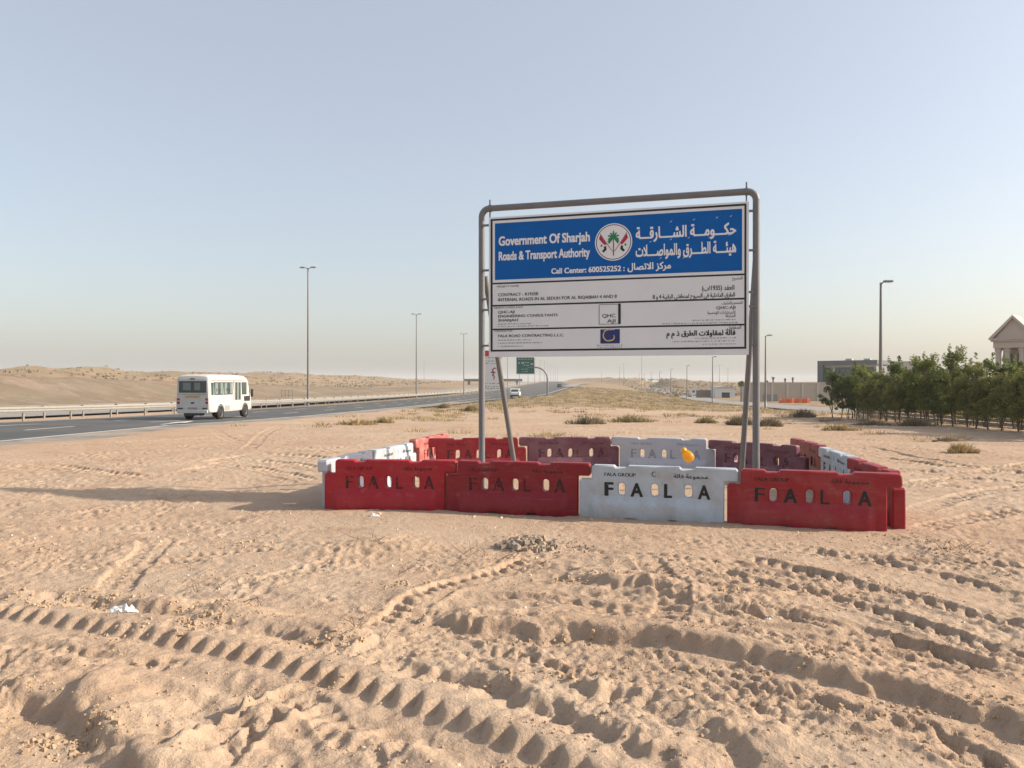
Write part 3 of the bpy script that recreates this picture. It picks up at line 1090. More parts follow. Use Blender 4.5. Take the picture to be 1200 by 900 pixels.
M_NAVY = mat("print_navy", (0.02, 0.03, 0.16), 0.5, 0.1)
M_GOLD = mat("print_gold", (0.55, 0.42, 0.16), 0.5, 0.1)
M_BACK = mat("board_back", (0.45, 0.45, 0.46), 0.5, 0.1)

SL, SR = Vector((-0.385, 14.15, 0)), Vector((3.935, 12.90, 0))
W_ = (SR - SL).length
ang = math.atan2(SR.y - SL.y, SR.x - SL.x)
ZB, ZT = 2.548, 4.98
HB = ZT - ZB
sign = thing("project_sign", "large blue and white roadworks information sign on grey pipe posts", "sign board", (SL.x, SL.y, 0), ang)
# local frame: x along the board, -y towards the viewer, z up
PL, PR, PZ, BR = -0.20, W_ + 0.16, 5.20, 0.15
pts = [(PL, 0.06, -0.4), (PL, 0.06, PZ - BR)]
for k in range(1, 7):
    a = math.pi / 2 * k / 6
    pts.append((PL + BR - BR * math.cos(a), 0.06, PZ - BR + BR * math.sin(a)))
pts.append((PR - BR, 0.06, PZ))
for k in range(1, 7):
    a = math.pi / 2 * k / 6
    pts.append((PR - BR + BR * math.sin(a), 0.06, PZ - BR + BR * math.cos(a)))
pts.append((PR, 0.06, -0.4))
MB().tube(pts[:2], 0.059, 16).build("post", M_PIPE, sign)
MB().tube(pts[-2:], 0.059, 16).build("post", M_PIPE, sign)
MB().tube(pts[1:-1], 0.0585, 16).build("top_pipe", M_PIPE, sign)
for x in (PL + BR + 0.01, PR - BR - 0.01):
    c = MB()
    c.lathe([(0.072, -0.02), (0.072, 0.02)], 16, Matrix.Translation((x, 0.06, PZ)) @ Matrix.Rotation(R(90), 4, 'Y'))
    c.box((x - 0.012, 0.05, PZ + 0.07), (x + 0.012, 0.07, PZ + 0.16))
    c.box((x - 0.012, 0.05, PZ - 0.16), (x + 0.012, 0.07, PZ - 0.07))
    c.build("clamp", M_PIPE, sign)
# rear braces
inv = Matrix.Rotation(-ang, 4, 'Z') @ Matrix.Translation(-Vector((SL.x, SL.y, 0)))
for top, foot in ((Vector((-0.50, 14.29, 3.95)), Vector((0.14, 15.9, -0.3))), (Vector((4.12, 12.95, 4.25)), Vector((4.33, 14.6, -0.3)))):
    MB().tube([inv @ top, inv @ foot], 0.05, 12).build("brace", M_PIPE, sign)
for z in (4.88, 4.05, 3.52, 3.32, 2.66):
    MB().box((PL, -0.012, z - 0.018), (0.0, 0.03, z + 0.018)).build("bracket", M_PIPE, sign)
for z in (4.86, 4.20, 3.50, 3.26, 2.62):
    MB().box((W_, -0.012, z - 0.018), (PR, 0.03, z + 0.018)).build("bracket", M_PIPE, sign)
bx0, bx1, bz0, bz1 = -0.035, W_ + 0.04, ZB - 0.10, ZT + 0.035
board = MB().rbox((bx0, -0.03, bz0), (bx1, 0.0, bz1), 0.006).build("board", M_BOARD, sign)
for x in (0.0, W_ * 0.34, W_ * 0.67, W_ - 0.03):
    MB().box((x - 0.02, 0.0005, bz0 + 0.02), (x + 0.03, 0.04, bz1 - 0.02)).build("stiffener", M_BACK, board)
FY = -0.0325


def tf(f):
    return W_ * f / (0.91 + 0.09 * f)


def zf(v):
    return ZT - v * HB


def rect(mb, f0, f1, v0, v1, y):
    mb.poly([(tf(f0), y, zf(v1)), (tf(f1), y, zf(v1)), (tf(f1), y, zf(v0)), (tf(f0), y, zf(v0))])


bl = MB()
rect(bl, 0.0, 1.0, 0.0, 0.014, FY)
rect(bl, 0.0, 1.0, 0.986, 1.0, FY)
for v in (0.487, 0.654, 0.833):
    rect(bl, 0.0082, 0.9918, v - 0.006, v + 0.006, FY)
rect(bl, 0.0, 0.008, 0.0141, 0.9859, FY)
rect(bl, 0.992, 1.0, 0.0141, 0.9859, FY)
bl.build("ruled_border", M_BLACK, board)
bp_ = MB()
rect(bp_, 0.017, 0.983, 0.034, 0.460, FY)
blue = bp_.build("blue_panel", M_BLUE, board)
wt = MB()
TY = FY - 0.003


def text(mb, s, f0, f1, v, cap, bold, y=TY, strips=44):
    put_text(mb, s, tf(f0), tf(f1), zf(v), cap * HB / 0.72, y, bold, strips)


text(wt, "Government Of Sharjah", 0.032, 0.388, 0.203, 0.070, 0.034)
text(wt, "Roads & Transport Authority", 0.032, 0.388, 0.314, 0.066, 0.034)
text(wt, "Call Center: 600525252 :", 0.237, 0.524, 0.430, 0.040, 0.035)
text(wt, arabic("مركز الاتصال"), 0.535, 0.705, 0.425, 0.048, 0.03)
text(wt, arabic("حكـــومـــة الشــــارقـــة"), 0.567, 0.960, 0.205, 0.080, 0.032)
text(wt, arabic("هيئــــة الطــــرق والمواصــــلات"), 0.567, 0.960, 0.330, 0.080, 0.032)
# vowel marks above and below the calligraphic lines
for f, v in ((0.70, 0.10), (0.79, 0.095), (0.88, 0.09), (0.935, 0.085), (0.62, 0.235), (0.70, 0.225), (0.77, 0.22), (0.85, 0.225), (0.93, 0.215), (0.66, 0.355), (0.75, 0.36)):
    x, z = tf(f), zf(v)
    wt.poly([(x, TY, z), (x + 0.012, TY, z), (x + 0.04, TY, z + 0.022), (x + 0.028, TY, z + 0.022)])
wt.build("white_lettering", M_WHITE, board)
bk = MB()
text(bk, "CONTRACT - R1935B", 0.030, 0.186, 0.585, 0.024, 0.018)
text(bk, "INTERNAL ROADS IN AL SEDUH FOR AL RIQAIBAH 4 AND 8", 0.030, 0.493, 0.622, 0.024, 0.018)
text(bk, arabic("العقد (1935/ب)"), 0.826, 0.953, 0.590, 0.034, 0.02)
text(bk, arabic("الطرق الداخلية في السيوح لمنطقتي الرقيبة 4 و 8"), 0.634, 0.955, 0.638, 0.030, 0.025)
text(bk, "QHC-AJI", 0.030, 0.094, 0.713, 0.020, 0.018)
text(bk, "ENGINEERING CONSULTANTS", 0.030, 0.262, 0.744, 0.020, 0.018)
text(bk, "SHARJAH", 0.030, 0.107, 0.775, 0.020, 0.018)
text(bk, "QHC-AJI", 0.882, 0.957, 0.722, 0.020, 0.018)
text(bk, "FALA ROAD CONTRACTING L.L.C.", 0.030, 0.287, 0.893, 0.021, 0.018)
text(bk, arabic("فالة لمقاولات الطرق ذ م م"), 0.687, 0.957, 0.903, 0.036, 0.035)
bk.build("black_lettering", M_BLACK, board)
gy_ = MB()
text(gy_, "PROJECT NAME", 0.026, 0.110, 0.517, 0.013, 0.01)
text(gy_, "DESIGN CONSULTANT", 0.014, 0.128, 0.676, 0.013, 0.01)
text(gy_, "CONTRACTOR", 0.014, 0.086, 0.853, 0.013, 0.01)
text(gy_, arabic("المشروع"), 0.945, 0.985, 0.520, 0.022, 0.01)
text(gy_, arabic("المصمم والمشرف"), 0.905, 0.985, 0.690, 0.022, 0.01)
text(gy_, arabic("المقاول"), 0.925, 0.980, 0.862, 0.024, 0.015)
text(gy_, arabic("للاستشارات الهندسية"), 0.848, 0.957, 0.755, 0.022, 0.01)
text(gy_, arabic("الشارقة"), 0.918, 0.957, 0.780, 0.022, 0.01)
for i, (f0, f1, v) in enumerate(((0.030, 0.16, 0.797), (0.030, 0.228, 0.815), (0.030, 0.155, 0.918), (0.030, 0.20, 0.940), (0.030, 0.128, 0.964),
                                 (0.79, 0.957, 0.800), (0.672, 0.957, 0.820), (0.80, 0.957, 0.926), (0.71, 0.957, 0.947), (0.83, 0.957, 0.968), (0.416, 0.516, 0.967), (0.418, 0.514, 0.981))):
    illegible(gy_, tf(f0), tf(f1), zf(v), 0.019, TY, i)
gy_.build("small_print", M_INK, board)
lg = MB()
for q in ((0.423, 0.425, 0.667, 0.812), (0.4255, 0.4985, 0.667, 0.670), (0.4255, 0.4985, 0.809, 0.812)):
    rect(lg, *q, TY)
rect(lg, 0.4985, 0.5085, 0.664, 0.812, TY)
text(lg, "QHC", 0.436, 0.488, 0.762, 0.026, 0.01)
text(lg, "AJI", 0.455, 0.488, 0.800, 0.026, 0.01)
lg.build("consultant_logo", M_BLACK, board)
nv_ = MB()
rect(nv_, 0.429, 0.505, 0.848, 0.951, TY)
lo_ = nv_.build("contractor_logo", M_NAVY, board)


def stroke(mb, pts, wd, y):
    pts = [Vector((p[0], 0, p[1])) for p in pts]
    L_, R_ = [], []
    for i, p in enumerate(pts):
        t = (pts[min(i + 1, len(pts) - 1)] - pts[max(i - 1, 0)]).normalized()
        n = Vector((-t.z, 0, t.x))
        w = wd * (0.35 + 0.65 * math.sin(math.pi * (i + 0.4) / (len(pts) - 0.2)))
        L_.append(p + n * w)
        R_.append(p - n * w)
    for i in range(len(pts) - 1):
        mb.poly([(q.x, y, q.z) for q in (R_[i], R_[i + 1], L_[i + 1], L_[i])])


sw = MB()
cx, cz = tf(0.467), zf(0.90)
stroke(sw, [(cx - 0.02 + 0.10 * math.cos(a), cz + 0.02 + 0.10 * math.sin(a)) for a in np.linspace(2.0, 5.2, 14)], 0.012, TY - 0.003)
stroke(sw, [(cx + 0.015 + 0.06 * math.cos(a), cz - 0.01 + 0.06 * math.sin(a)) for a in np.linspace(-2.2, 0.6, 10)], 0.012, TY - 0.006)
stroke(sw, [(cx - 0.11, cz + 0.10), (cx - 0.02, cz + 0.122), (cx + 0.08, cz + 0.12)], 0.012, TY - 0.006)
sw.build("logo_swoosh", M_GOLD, board)
# emblem: palm between two crossed flags in a white roundel
ecx, ecz, er = tf(0.480), zf(0.219), 0.135 * HB


def disc(mb, x, z, r, y, n=40, r0=0.0):
    if r0 <= 0:
        mb.poly([(x + r * math.cos(2 * math.pi * k / n), y, z + r * math.sin(2 * math.pi * k / n)) for k in range(n)])
    else:
        for k in range(n):
            a, b = 2 * math.pi * k / n, 2 * math.pi * (k + 1) / n
            mb.poly([(x + r0 * math.cos(a), y, z + r0 * math.sin(a)), (x + r * math.cos(a), y, z + r * math.sin(a)), (x + r * math.cos(b), y, z + r * math.sin(b)), (x + r0 * math.cos(b), y, z + r0 * math.sin(b))])


em = MB()
disc(em, ecx, ecz, er, TY)
em.build("emblem_roundel", M_WHITE, board)
rg = MB()
disc(rg, ecx, ecz, er * 0.94, TY - 0.002, 40, er * 0.90)
rg.build("emblem_ring", M_NAVY, board)
gn = MB()
for k in range(11):
    a = math.pi * (k / 10.0) * 1.36 - 0.18 * math.pi
    l_ = er * (0.40 if 0.3 < a < 2.8 else 0.30)
    stroke(gn, [(ecx + l_ * u * math.cos(a), ecz + er * 0.22 + l_ * u * math.sin(a) * 0.95 - 0.06 * u * u * abs(math.cos(a))) for u in (0.05, 0.4, 0.75, 1.0)], er * 0.045, TY - 0.004 - 0.0004 * k)
for s_ in (-1, 1):
    stroke(gn, [(ecx + s_ * er * 0.62, ecz - er * 0.12), (ecx + s_ * er * 0.66, ecz - er * 0.22)], er * 0.06, TY - 0.004)
gn.build("emblem_palm", M_GREEN, board)
br_ = MB()
br_.poly([(ecx - er * 0.03, TY - 0.003, ecz - er * 0.72), (ecx + er * 0.03, TY - 0.003, ecz - er * 0.72), (ecx + er * 0.025, TY - 0.003, ecz + er * 0.22), (ecx - er * 0.025, TY - 0.003, ecz + er * 0.22)])
for s_ in (-1, 1):
    stroke(br_, [(ecx + s_ * er * 0.05, ecz - er * 0.5), (ecx + s_ * er * 0.4, ecz - er * 0.02), (ecx + s_ * er * 0.72, ecz + er * 0.48)], er * 0.02, TY - 0.0035)
br_.build("emblem_poles", M_BROWN, board)
for s_ in (-1, 1):
    rd, bk2 = MB(), MB()
    def q(x, z):
        return (ecx + s_ * er * x, TY - 0.005, ecz + er * z)
    rd.poly([q(0.70, 0.42), q(0.78, 0.20), q(0.60, -0.02), q(0.45, -0.16), q(0.36, -0.06), q(0.52, 0.12)], s_ > 0)
    bk2.poly([q(0.40, -0.20), q(0.52, -0.22), q(0.50, -0.34), q(0.62, -0.46), q(0.52, -0.54), q(0.36, -0.38)], s_ > 0)
    rd.build("emblem_flag", M_RED, board)
    bk2.build("emblem_flag_foot", M_BLACK, board)

# ================================================================== WATER-FILLED BARRIERS
def offset_loop(Pp, d):
    n = len(Pp)
    out = []
    for i in range(n):
        a, b, c = Vector(Pp[i - 1]), Vector(Pp[i]), Vector(Pp[(i + 1) % n])
        u, w = (b - a).normalized(), (c - b).normalized()
        n1, n2 = Vector((-u.y, u.x)), Vector((-w.y, w.x))
        m = n1 + n2
        m = n1 if m.length < 0.2 else m.normalized()
        out.append(tuple(b + m * d / max(0.6, m.dot(n1))))
    return out


NOTCH = ((0.62, 0.84), (1.22, 1.40))
TH = 0.085


def barrier_mesh():
    mb = MB()
    outer = [(0.03, 0.0)]
    for a, b in NOTCH:
        outer += [(a, 0.0), (a + 0.03, 0.045), (b - 0.03, 0.045), (b, 0.0)]
    outer += [(1.97, 0.0), (2.0, 0.03), (2.0, 0.612), (2.155, 0.612), (2.18, 0.635), (2.18, 0.77), (2.15, 0.80), (1.62, 0.80), (1.585, 0.768), (1.43, 0.768), (1.395, 0.80),
              (0.70, 0.80), (0.665, 0.768), (0.52, 0.768), (0.485, 0.80), (0.21, 0.80), (0.18, 0.77), (0.18, 0.588), (0.03, 0.588), (0.0, 0.56), (0.0, 0.03)]
    holes = []
    for cx_ in (0.60, 1.06, 1.52):
        hp = []
        for k in range(20):
            a = -2 * math.pi * k / 20
            hp.append((cx_ + 0.05 * math.cos(a), 0.455 + 0.045 * np.sign(math.sin(a)) * (abs(math.sin(a)) > 0.01) + 0.05 * math.sin(a)))
        holes.append(hp)
    bev = 0.016
    loops = [outer] + holes
    ins = [offset_loop(L_, bev) for L_ in loops]
    tri = tessellate_polygon([[Vector((x, z, 0)) for x, z in L_] for L_ in ins])
    flat = [p for L_ in ins for p in L_]
    for s_ in (-1, 1):
        vs_ = [(x, s_ * TH, z) for x, z in flat]
        fs_ = []
        for f in tri:
            a, b, c = (flat[i] for i in f)
            ccw = (b[0] - a[0]) * (c[1] - a[1]) - (b[1] - a[1]) * (c[0] - a[0]) > 0
            f = tuple(f) if ccw else tuple(f)[::-1]
            fs_.append(f if s_ < 0 else f[::-1])
        mb.add(vs_, fs_, False)
    for L_, I_ in zip(loops, ins):
        n = len(L_)
        rings = [[(x, -TH, z) for x, z in I_], [(x, -TH + bev, z) for x, z in L_], [(x, TH - bev, z) for x, z in L_], [(x, TH, z) for x, z in I_]]
        vs_ = sum(rings, [])
        fs_ = []
        for r in range(3):
            for i in range(n):
                j = (i + 1) % n
                fs_.append((r * n + j, r * n + i, (r + 1) * n + i, (r + 1) * n + j))
        mb.add(vs_, [f[::-1] for f in fs_], True)
    # flared foot on both sides
    xs_ = sorted(set(list(np.linspace(0.13, 1.87, 47)) + [a for p in NOTCH for a in p]))
    prof = [(0.0, 0.150), (0.02, 0.158), (0.12, 0.156), (0.21, 0.150), (0.25, 0.140), (0.29, 0.118), (0.33, 0.096), (0.36, 0.0845)]
    for s_ in (-1, 1):
        vs_ = []
        for x in xs_:
            e = float(sstep(0.13, 0.24, x) * (1 - sstep(1.76, 1.87, x)))
            g = max(math.exp(-((x - 0.72) / 0.012) ** 2), math.exp(-((x - 1.30) / 0.012) ** 2))
            nt = max((sstep(a, a + 0.03, x) * (1 - sstep(b - 0.03, b, x)) for a, b in NOTCH))
            for z, t in prof:
                tt = 0.0835 + (t - 0.0835) * e
                if 0.03 < z < 0.3:
                    tt -= 0.014 * g
                    # shallow moulded panel
                    if 0.30 < x < 0.62 and 0.14 < z < 0.27:
                        tt += 0.006
                vs_.append((x, s_ * max(tt, 0.0833), z + (0.045 * float(nt) * (1 - z / 0.36))))
        n = len(prof)
        fs_ = []
        for i in range(len(xs_) - 1):
            for k in range(n - 1):
                f = (i * n + k, (i + 1) * n + k, (i + 1) * n + k + 1, i * n + k + 1)
                fs_.append(f if s_ < 0 else f[::-1])
            f = (i * n, (i + 1) * n)
        mb.add(vs_, fs_, True)
    # underside
    vs_, fs_ = [], []
    for x in xs_:
        e = float(sstep(0.13, 0.24, x) * (1 - sstep(1.76, 1.87, x)))
        nt = float(max((sstep(a, a + 0.03, x) * (1 - sstep(b - 0.03, b, x)) for a, b in NOTCH)))
        t = 0.0835 + (0.150 - 0.0835) * e
        vs_ += [(x, -t, 0.045 * nt), (x, t, 0.045 * nt)]
    for i in range(len(xs_) - 1):
        fs_.append((2 * i, 2 * i + 1, 2 * i + 3, 2 * i + 2))
    mb.add(vs_, fs_)
    return mb


def lettering_mesh(logo, big_bold):
    """FALA on both faces; the white barriers also carry crisp small print"""
    mb = MB()
    for flip in (False, True):
        y = (TH + 0.0025) * (1 if flip else -1)
        for ch, x0, x1 in (("F", 0.36, 0.49), ("A", 0.73, 0.90), ("L", 1.19, 1.30), ("A", 1.65, 1.81)):
            b = 0.06 if (big_bold and ch in "FL") else (0.02 if ch in "FL" else 0.028)
            if flip:
                x0, x1 = 2.12 - x1, 2.12 - x0
            put_text(mb, ch, x0, x1, 0.355, 0.205 / 0.72, y, b, 40, flip)
        a0, a1, b0, b1 = (0.36, 0.80, 1.32, 1.78)
        if flip:
            a0, a1, b0, b1 = 2.12 - a1, 2.12 - a0, 2.12 - b1, 2.12 - b0
        put_text(mb, "FALA GROUP", a0, a1, 0.645, 0.052 / 0.72, y, 0.03, 30, flip)
        put_text(mb, arabic("مجموعة فالة"), b0, b1, 0.645, 0.062 / 0.72, y, 0.03, 30, flip)
        if logo:
            c0 = 1.06
            stroke(mb, [(c0 + 0.035 * math.cos(a), 0.69 + 0.035 * math.sin(a)) for a in np.linspace(0.9, 5.4, 12)], 0.006, y)
    return mb


DUST = (0.50, 0.37, 0.25)


def plastic(name, col, dust, amt, var=0.15, rough=0.45, transl=0.0):
    """sun-faded moulded plastic: blotchy fading, drag scuffs, caked dust with ragged patches"""
    m = mat(name, col, rough, var, 3.0, 0.25, 9.0, dust=dust, dust_amt=amt, dscale=2.6, transl=transl)
    n, l = m.node_tree.nodes, m.node_tree.links
    b = n["Principled BSDF"]
    src = b.inputs["Base Color"].links[0].from_socket
    tc = n.new("ShaderNodeTexCoord")
    oi = n.new("ShaderNodeObjectInfo")
    ad = n.new("ShaderNodeVectorMath")
    ad.operation = 'ADD'
    sc_ = n.new("ShaderNodeVectorMath")
    sc_.operation = 'SCALE'
    sc_.inputs[0].default_value = (31.0, 17.0, 23.0)
    l.new(oi.outputs["Random"], sc_.inputs[3])
    l.new(tc.outputs["Object"], ad.inputs[0])
    l.new(sc_.outputs[0], ad.inputs[1])
    cur = src
    for stretch, lo, hi, amt_, col_ in (((2.0, 6.0, 34.0), 0.57, 0.72, 0.26, tuple(min(1, 0.75 * c + 0.16) for c in col)),
                                        ((26.0, 6.0, 3.0), 0.60, 0.72, 0.35, tuple(c * 0.45 for c in col)),
                                        ((5.0, 5.0, 9.0), 0.57, 0.75, 0.28, (0.40, 0.27, 0.20))):
        mp = n.new("ShaderNodeVectorMath")
        mp.operation = 'MULTIPLY'
        mp.inputs[1].default_value = stretch
        l.new(ad.outputs[0], mp.inputs[0])
        t = n.new("ShaderNodeTexNoise")
        t.inputs["Scale"].default_value = 1.0
        t.inputs["Detail"].default_value = 7.0
        t.inputs["Roughness"].default_value = 0.68
        l.new(mp.outputs[0], t.inputs["Vector"])
        r = n.new("ShaderNodeMapRange")
        r.inputs[1].default_value, r.inputs[2].default_value, r.inputs[3].default_value, r.inputs[4].default_value = lo, hi, 0.0, amt_
        l.new(t.outputs["Fac"], r.inputs[0])
        x = n.new("ShaderNodeMix")
        x.data_type = 'RGBA'
        l.new(r.outputs[0], x.inputs[0])
        l.new(cur, x.inputs[6])
        x.inputs[7].default_value = (*col_, 1)
        cur = x.outputs[2]
    l.new(cur, b.inputs["Base Color"])
    return m


def worn(m, amount):
    """stencil paint flaked away in places"""
    n, l = m.node_tree.nodes, m.node_tree.links
    tc = n.new("ShaderNodeTexCoord")
    t = n.new("ShaderNodeTexNoise")
    t.inputs["Scale"].default_value = 11.0
    t.inputs["Detail"].default_value = 8.0
    t.inputs["Roughness"].default_value = 0.7
    l.new(tc.outputs["Object"], t.inputs["Vector"])
    r = n.new("ShaderNodeMapRange")
    r.inputs[1].default_value, r.inputs[2].default_value = 0.62 - amount, 0.72 - amount
    l.new(t.outputs["Fac"], r.inputs[0])
    tr = n.new("ShaderNodeBsdfTransparent")
    ms = n.new("ShaderNodeMixShader")
    l.new(r.outputs[0], ms.inputs[0])
    l.new(n["Principled BSDF"].outputs[0], ms.inputs[1])
    l.new(tr.outputs[0], ms.inputs[2])
    l.new(ms.outputs[0], n["Material Output"].inputs[0])
    return m



M_BRED = plastic("barrier_red", (0.37, 0.007, 0.022), (0.36, 0.12, 0.10), 0.22, 0.12, transl=0.12)
M_BRED2 = plastic("barrier_dark_red", (0.23, 0.006, 0.016), (0.27, 0.10, 0.09), 0.2, 0.15, transl=0.10)
M_BRED3 = plastic("barrier_faded_red", (0.31, 0.013, 0.022), (0.36, 0.14, 0.12), 0.34, 0.15, transl=0.12)
M_BPINK = plastic("barrier_pinkish_red", (0.50, 0.10, 0.09), (0.62, 0.38, 0.34), 0.65, 0.2, transl=0.1)  # paler, pinker red than the others, with pale pink blotches
M_BMAROON = plastic("barrier_maroon", (0.135, 0.042, 0.066), (0.30, 0.22, 0.22), 0.35, 0.18)
M_BWHITE = plastic("barrier_white", (0.47, 0.54, 0.61), (0.33, 0.28, 0.22), 0.75, 0.12, transl=0.08)
M_BGREY = plastic("barrier_grey_white", (0.42, 0.45, 0.52), (0.40, 0.36, 0.32), 0.35, 0.06)
M_STENCIL = worn(mat("stencil_black", (0.02, 0.02, 0.022), 0.7, 0.3, 20.0), 0.02)
M_STENCIL2 = worn(mat("stencil_faint", (0.05, 0.010, 0.014), 0.7, 0.4, 12.0), 0.12)
M_STENCIL3 = worn(mat("stencil_maroon", (0.065, 0.022, 0.036), 0.7, 0.4, 12.0), 0.15)

M_STENCIL4 = worn(mat("stencil_ghost", (0.27, 0.285, 0.33), 0.7, 0.2, 12.0), 0.10)

body_src = barrier_mesh().mesh("body")
try:
    body_src.set_sharp_from_angle(angle=R(40))
except Exception:
    pass
let_white = lettering_mesh(True, True).mesh("lettering")
let_red = lettering_mesh(False, False).mesh("lettering")
_bm, _lm = {}, {}


def barrier(label, a, b, m, lm, white=False, dz=0.0, tilt=0.0):
    a, b = Vector((a[0], a[1], 0)), Vector((b[0], b[1], 0))
    d = b - a
    za, zb = sand_at(a.x, a.y), sand_at(b.x, b.y)
    t = thing("road_barrier", label, "barrier", (a.x, a.y, max(za, zb) - 0.035 + dz), math.atan2(d.y, d.x), "plastic barriers round the sign")
    t.rotation_euler.x = tilt
    k = d.length / 2.0
    t.scale = (min(1.05, max(0.86, k)), 1, 1)
    if m.name not in _bm:
        c = body_src.copy()
        c.materials.append(m)
        _bm[m.name] = c
    obj("body", _bm[m.name], t)
    key = (white, lm.name)
    if key not in _lm:
        c = (let_white if white else let_red).copy()
        c.materials.append(lm)
        _lm[key] = c
    obj("lettering", _lm[key], t)
    return t


barrier("bright red plastic barrier at the left end of the front row", (-2.92, 12.05), (-1.02, 11.92), M_BRED, M_STENCIL2)
barrier("dark red plastic barrier, second from the left in the front row", (-1.0, 11.88), (1.0, 11.52), M_BRED2, M_STENCIL2)
barrier("white plastic barrier with bold black FALA lettering in the front row", (1.02, 11.48), (3.03, 10.95), M_BWHITE, M_STENCIL, True)
barrier("faded red plastic barrier at the right end of the front row", (3.06, 10.92), (5.05, 10.36), M_BRED3, M_STENCIL)
barrier("red plastic barrier seen end-on at the front right corner", (5.27, 10.44), (5.53, 12.36), M_BRED3, M_STENCIL2)
barrier("white plastic barrier in the right side row, behind the corner", (5.58, 12.46), (5.86, 14.36), M_BWHITE, M_STENCIL, True)
barrier("dark red plastic barrier farthest back in the right side row", (5.90, 14.44), (6.06, 16.36), M_BRED2, M_STENCIL2)
barrier("maroon plastic barrier at the right end of the back row", (5.66, 14.72), (4.34, 16.22), M_BMAROON, M_STENCIL3)
barrier("grey-white plastic barrier in the back row, behind the orange lamp", (4.36, 16.42), (2.40, 17.02), M_BGREY, M_STENCIL4, False)
barrier("maroon plastic barrier in the middle of the back row", (2.36, 17.06), (0.34, 16.92), M_BMAROON, M_STENCIL3)
barrier("dark red plastic barrier at the left end of the back row", (0.30, 16.90), (-1.64, 16.56), M_BRED2, M_STENCIL2)
barrier("pinkish red barrier in the left side row", (-1.50, 17.9), (-2.0, 15.98), M_BPINK, M_STENCIL2)
barrier("sunlit white barrier in the left side row, next to the pinkish one", (-2.02, 15.6), (-2.48, 13.86), M_BWHITE, M_STENCIL, True)
barrier("white barrier nearest the camera in the left side row", (-2.52, 13.82), (-2.88, 12.36), M_BGREY, M_STENCIL, False)

# orange lamp lying on the front white barrier
M_ORANGE = mat("orange_lens", (0.95, 0.50, 0.07), 0.3, 0.35, 14.0, transl=0.65)
M_YELLOW = mat("yellow_plastic", (0.75, 0.42, 0.02), 0.4, 0.1, 8.0)
lp = P(806, 541, 11.06)
lamp = thing("warning_lamp", "orange warning lamp lying tilted on top of the white front barrier", "lamp", (lp.x, lp.y, lp.z - 0.02), 0.0)
Ml = Matrix.Translation((0.06, 0, 0.03)) @ Matrix.Rotation(R(-38), 4, 'Y') @ Matrix.Scale(0.85, 4)
MB().lathe([(0.0, 0.0), (0.05, 0.005), (0.085, 0.04), (0.092, 0.09), (0.08, 0.15), (0.055, 0.20), (0.045, 0.21)], 16, Ml).build("lens", M_ORANGE, lamp)
MB().lathe([(0.048, 0.208), (0.052, 0.212), (0.052, 0.25), (0.035, 0.265), (0.0, 0.268)], 16, Ml).build("base_cap", M_YELLOW, lamp)

# ================================================================== BUS
M_BUSW = mat("bus_white", (0.54, 0.535, 0.52), 0.35, 0.05, 1.0, dust=(0.40, 0.33, 0.25), dust_amt=0.4, dscale=1.6)
M_GLASS = mat("tinted_glass", (0.045, 0.075, 0.075), 0.12, 0.3, 1.5, spec=0.5)
M_CURT = mat("curtain", (0.17, 0.21, 0.20), 0.8, 0.15, 3.0)
M_TYRE = mat("tyre", (0.02, 0.02, 0.02), 0.85, 0.1)
M_RIM = mat("rim", (0.42, 0.41, 0.39), 0.45, 0.1, metal=0.3)
M_DARK = mat("dark_trim", (0.025, 0.026, 0.03), 0.5, 0.1)
M_TAIL = mat("tail_lamp", (0.30, 0.01, 0.02), 0.3, 0.1)
M_AMBER = mat("amber_print", (0.55, 0.36, 0.08), 0.5, 0.1)
M_SEAM = mat("seam_grey", (0.30, 0.29, 0.28), 0.5, 0.1)


def wheel(parent, x, y, r, w, name="wheel"):
    M0 = Matrix.Translation((x, y, r)) @ Matrix.Rotation(R(90), 4, 'Y')
    h = w / 2
    e = obj(name, MB().lathe([(r * 0.62, -h), (r * 0.95, -h), (r, -h * 0.7), (r, h * 0.7), (r * 0.95, h), (r * 0.62, h)], 20, M0).mesh("tyre"), parent, M_TYRE)
    s_ = 1 if x > 0 else -1
    MB().lathe([(0.0, s_ * h * 0.55), (r * 0.22, s_ * h * 0.6), (r * 0.3, s_ * h * 0.35), (r * 0.55, s_ * h * 0.45), (r * 0.63, s_ * h * 1.02)], 16, M0).build("rim", M_RIM, e)
    return e


BL, BW, BH = 6.25, 2.0, 2.64
bz = float(z_main(46.0))
bus = thing("bus", "white minibus driving away on the road, its right side sunlit", "bus", (-17.3 - BW / 2, 44.0, bz), -0.06)
# body: cross-sections along the length (local y forward)
secs = []
for y, w, zlo, zhi, rr in ((0.0, 0.93, 0.62, 2.35, 0.14), (0.05, 0.985, 0.50, 2.52, 0.2), (0.25, 1.0, 0.46, 2.62, 0.22), (1.5, 1.0, 0.45, 2.64, 0.22), (4.2, 1.0, 0.45, 2.64, 0.22), (5.2, 0.995, 0.45, 2.60, 0.22), (5.62, 0.98, 0.45, 2.42, 0.22), (5.95, 0.955, 0.45, 1.75, 0.2), (6.12, 0.93, 0.46, 1.3, 0.16), (6.25, 0.86, 0.52, 1.12, 0.1)):
    ring = [(-w * 0.97, zlo), (-w, zlo + 0.08), (-w, zlo + 0.5), (-w + 0.02, min(1.35, zhi - 0.05)), (-w + 0.06, zhi - rr)]
    for k in range(1, 4):
        a = math.pi / 2 * k / 4
        ring.append((-w + 0.06 + rr * (1 - math.cos(a)), zhi - rr + rr * math.sin(a)))
    ring.append((-w + 0.06 + rr, zhi))
    ring.append((-w * 0.4, zhi + 0.03))
    ring = ring + [(-x, z) for x, z in ring[::-1]]
    secs.append((y, ring))
mb = MB()
n = len(secs[0][1])
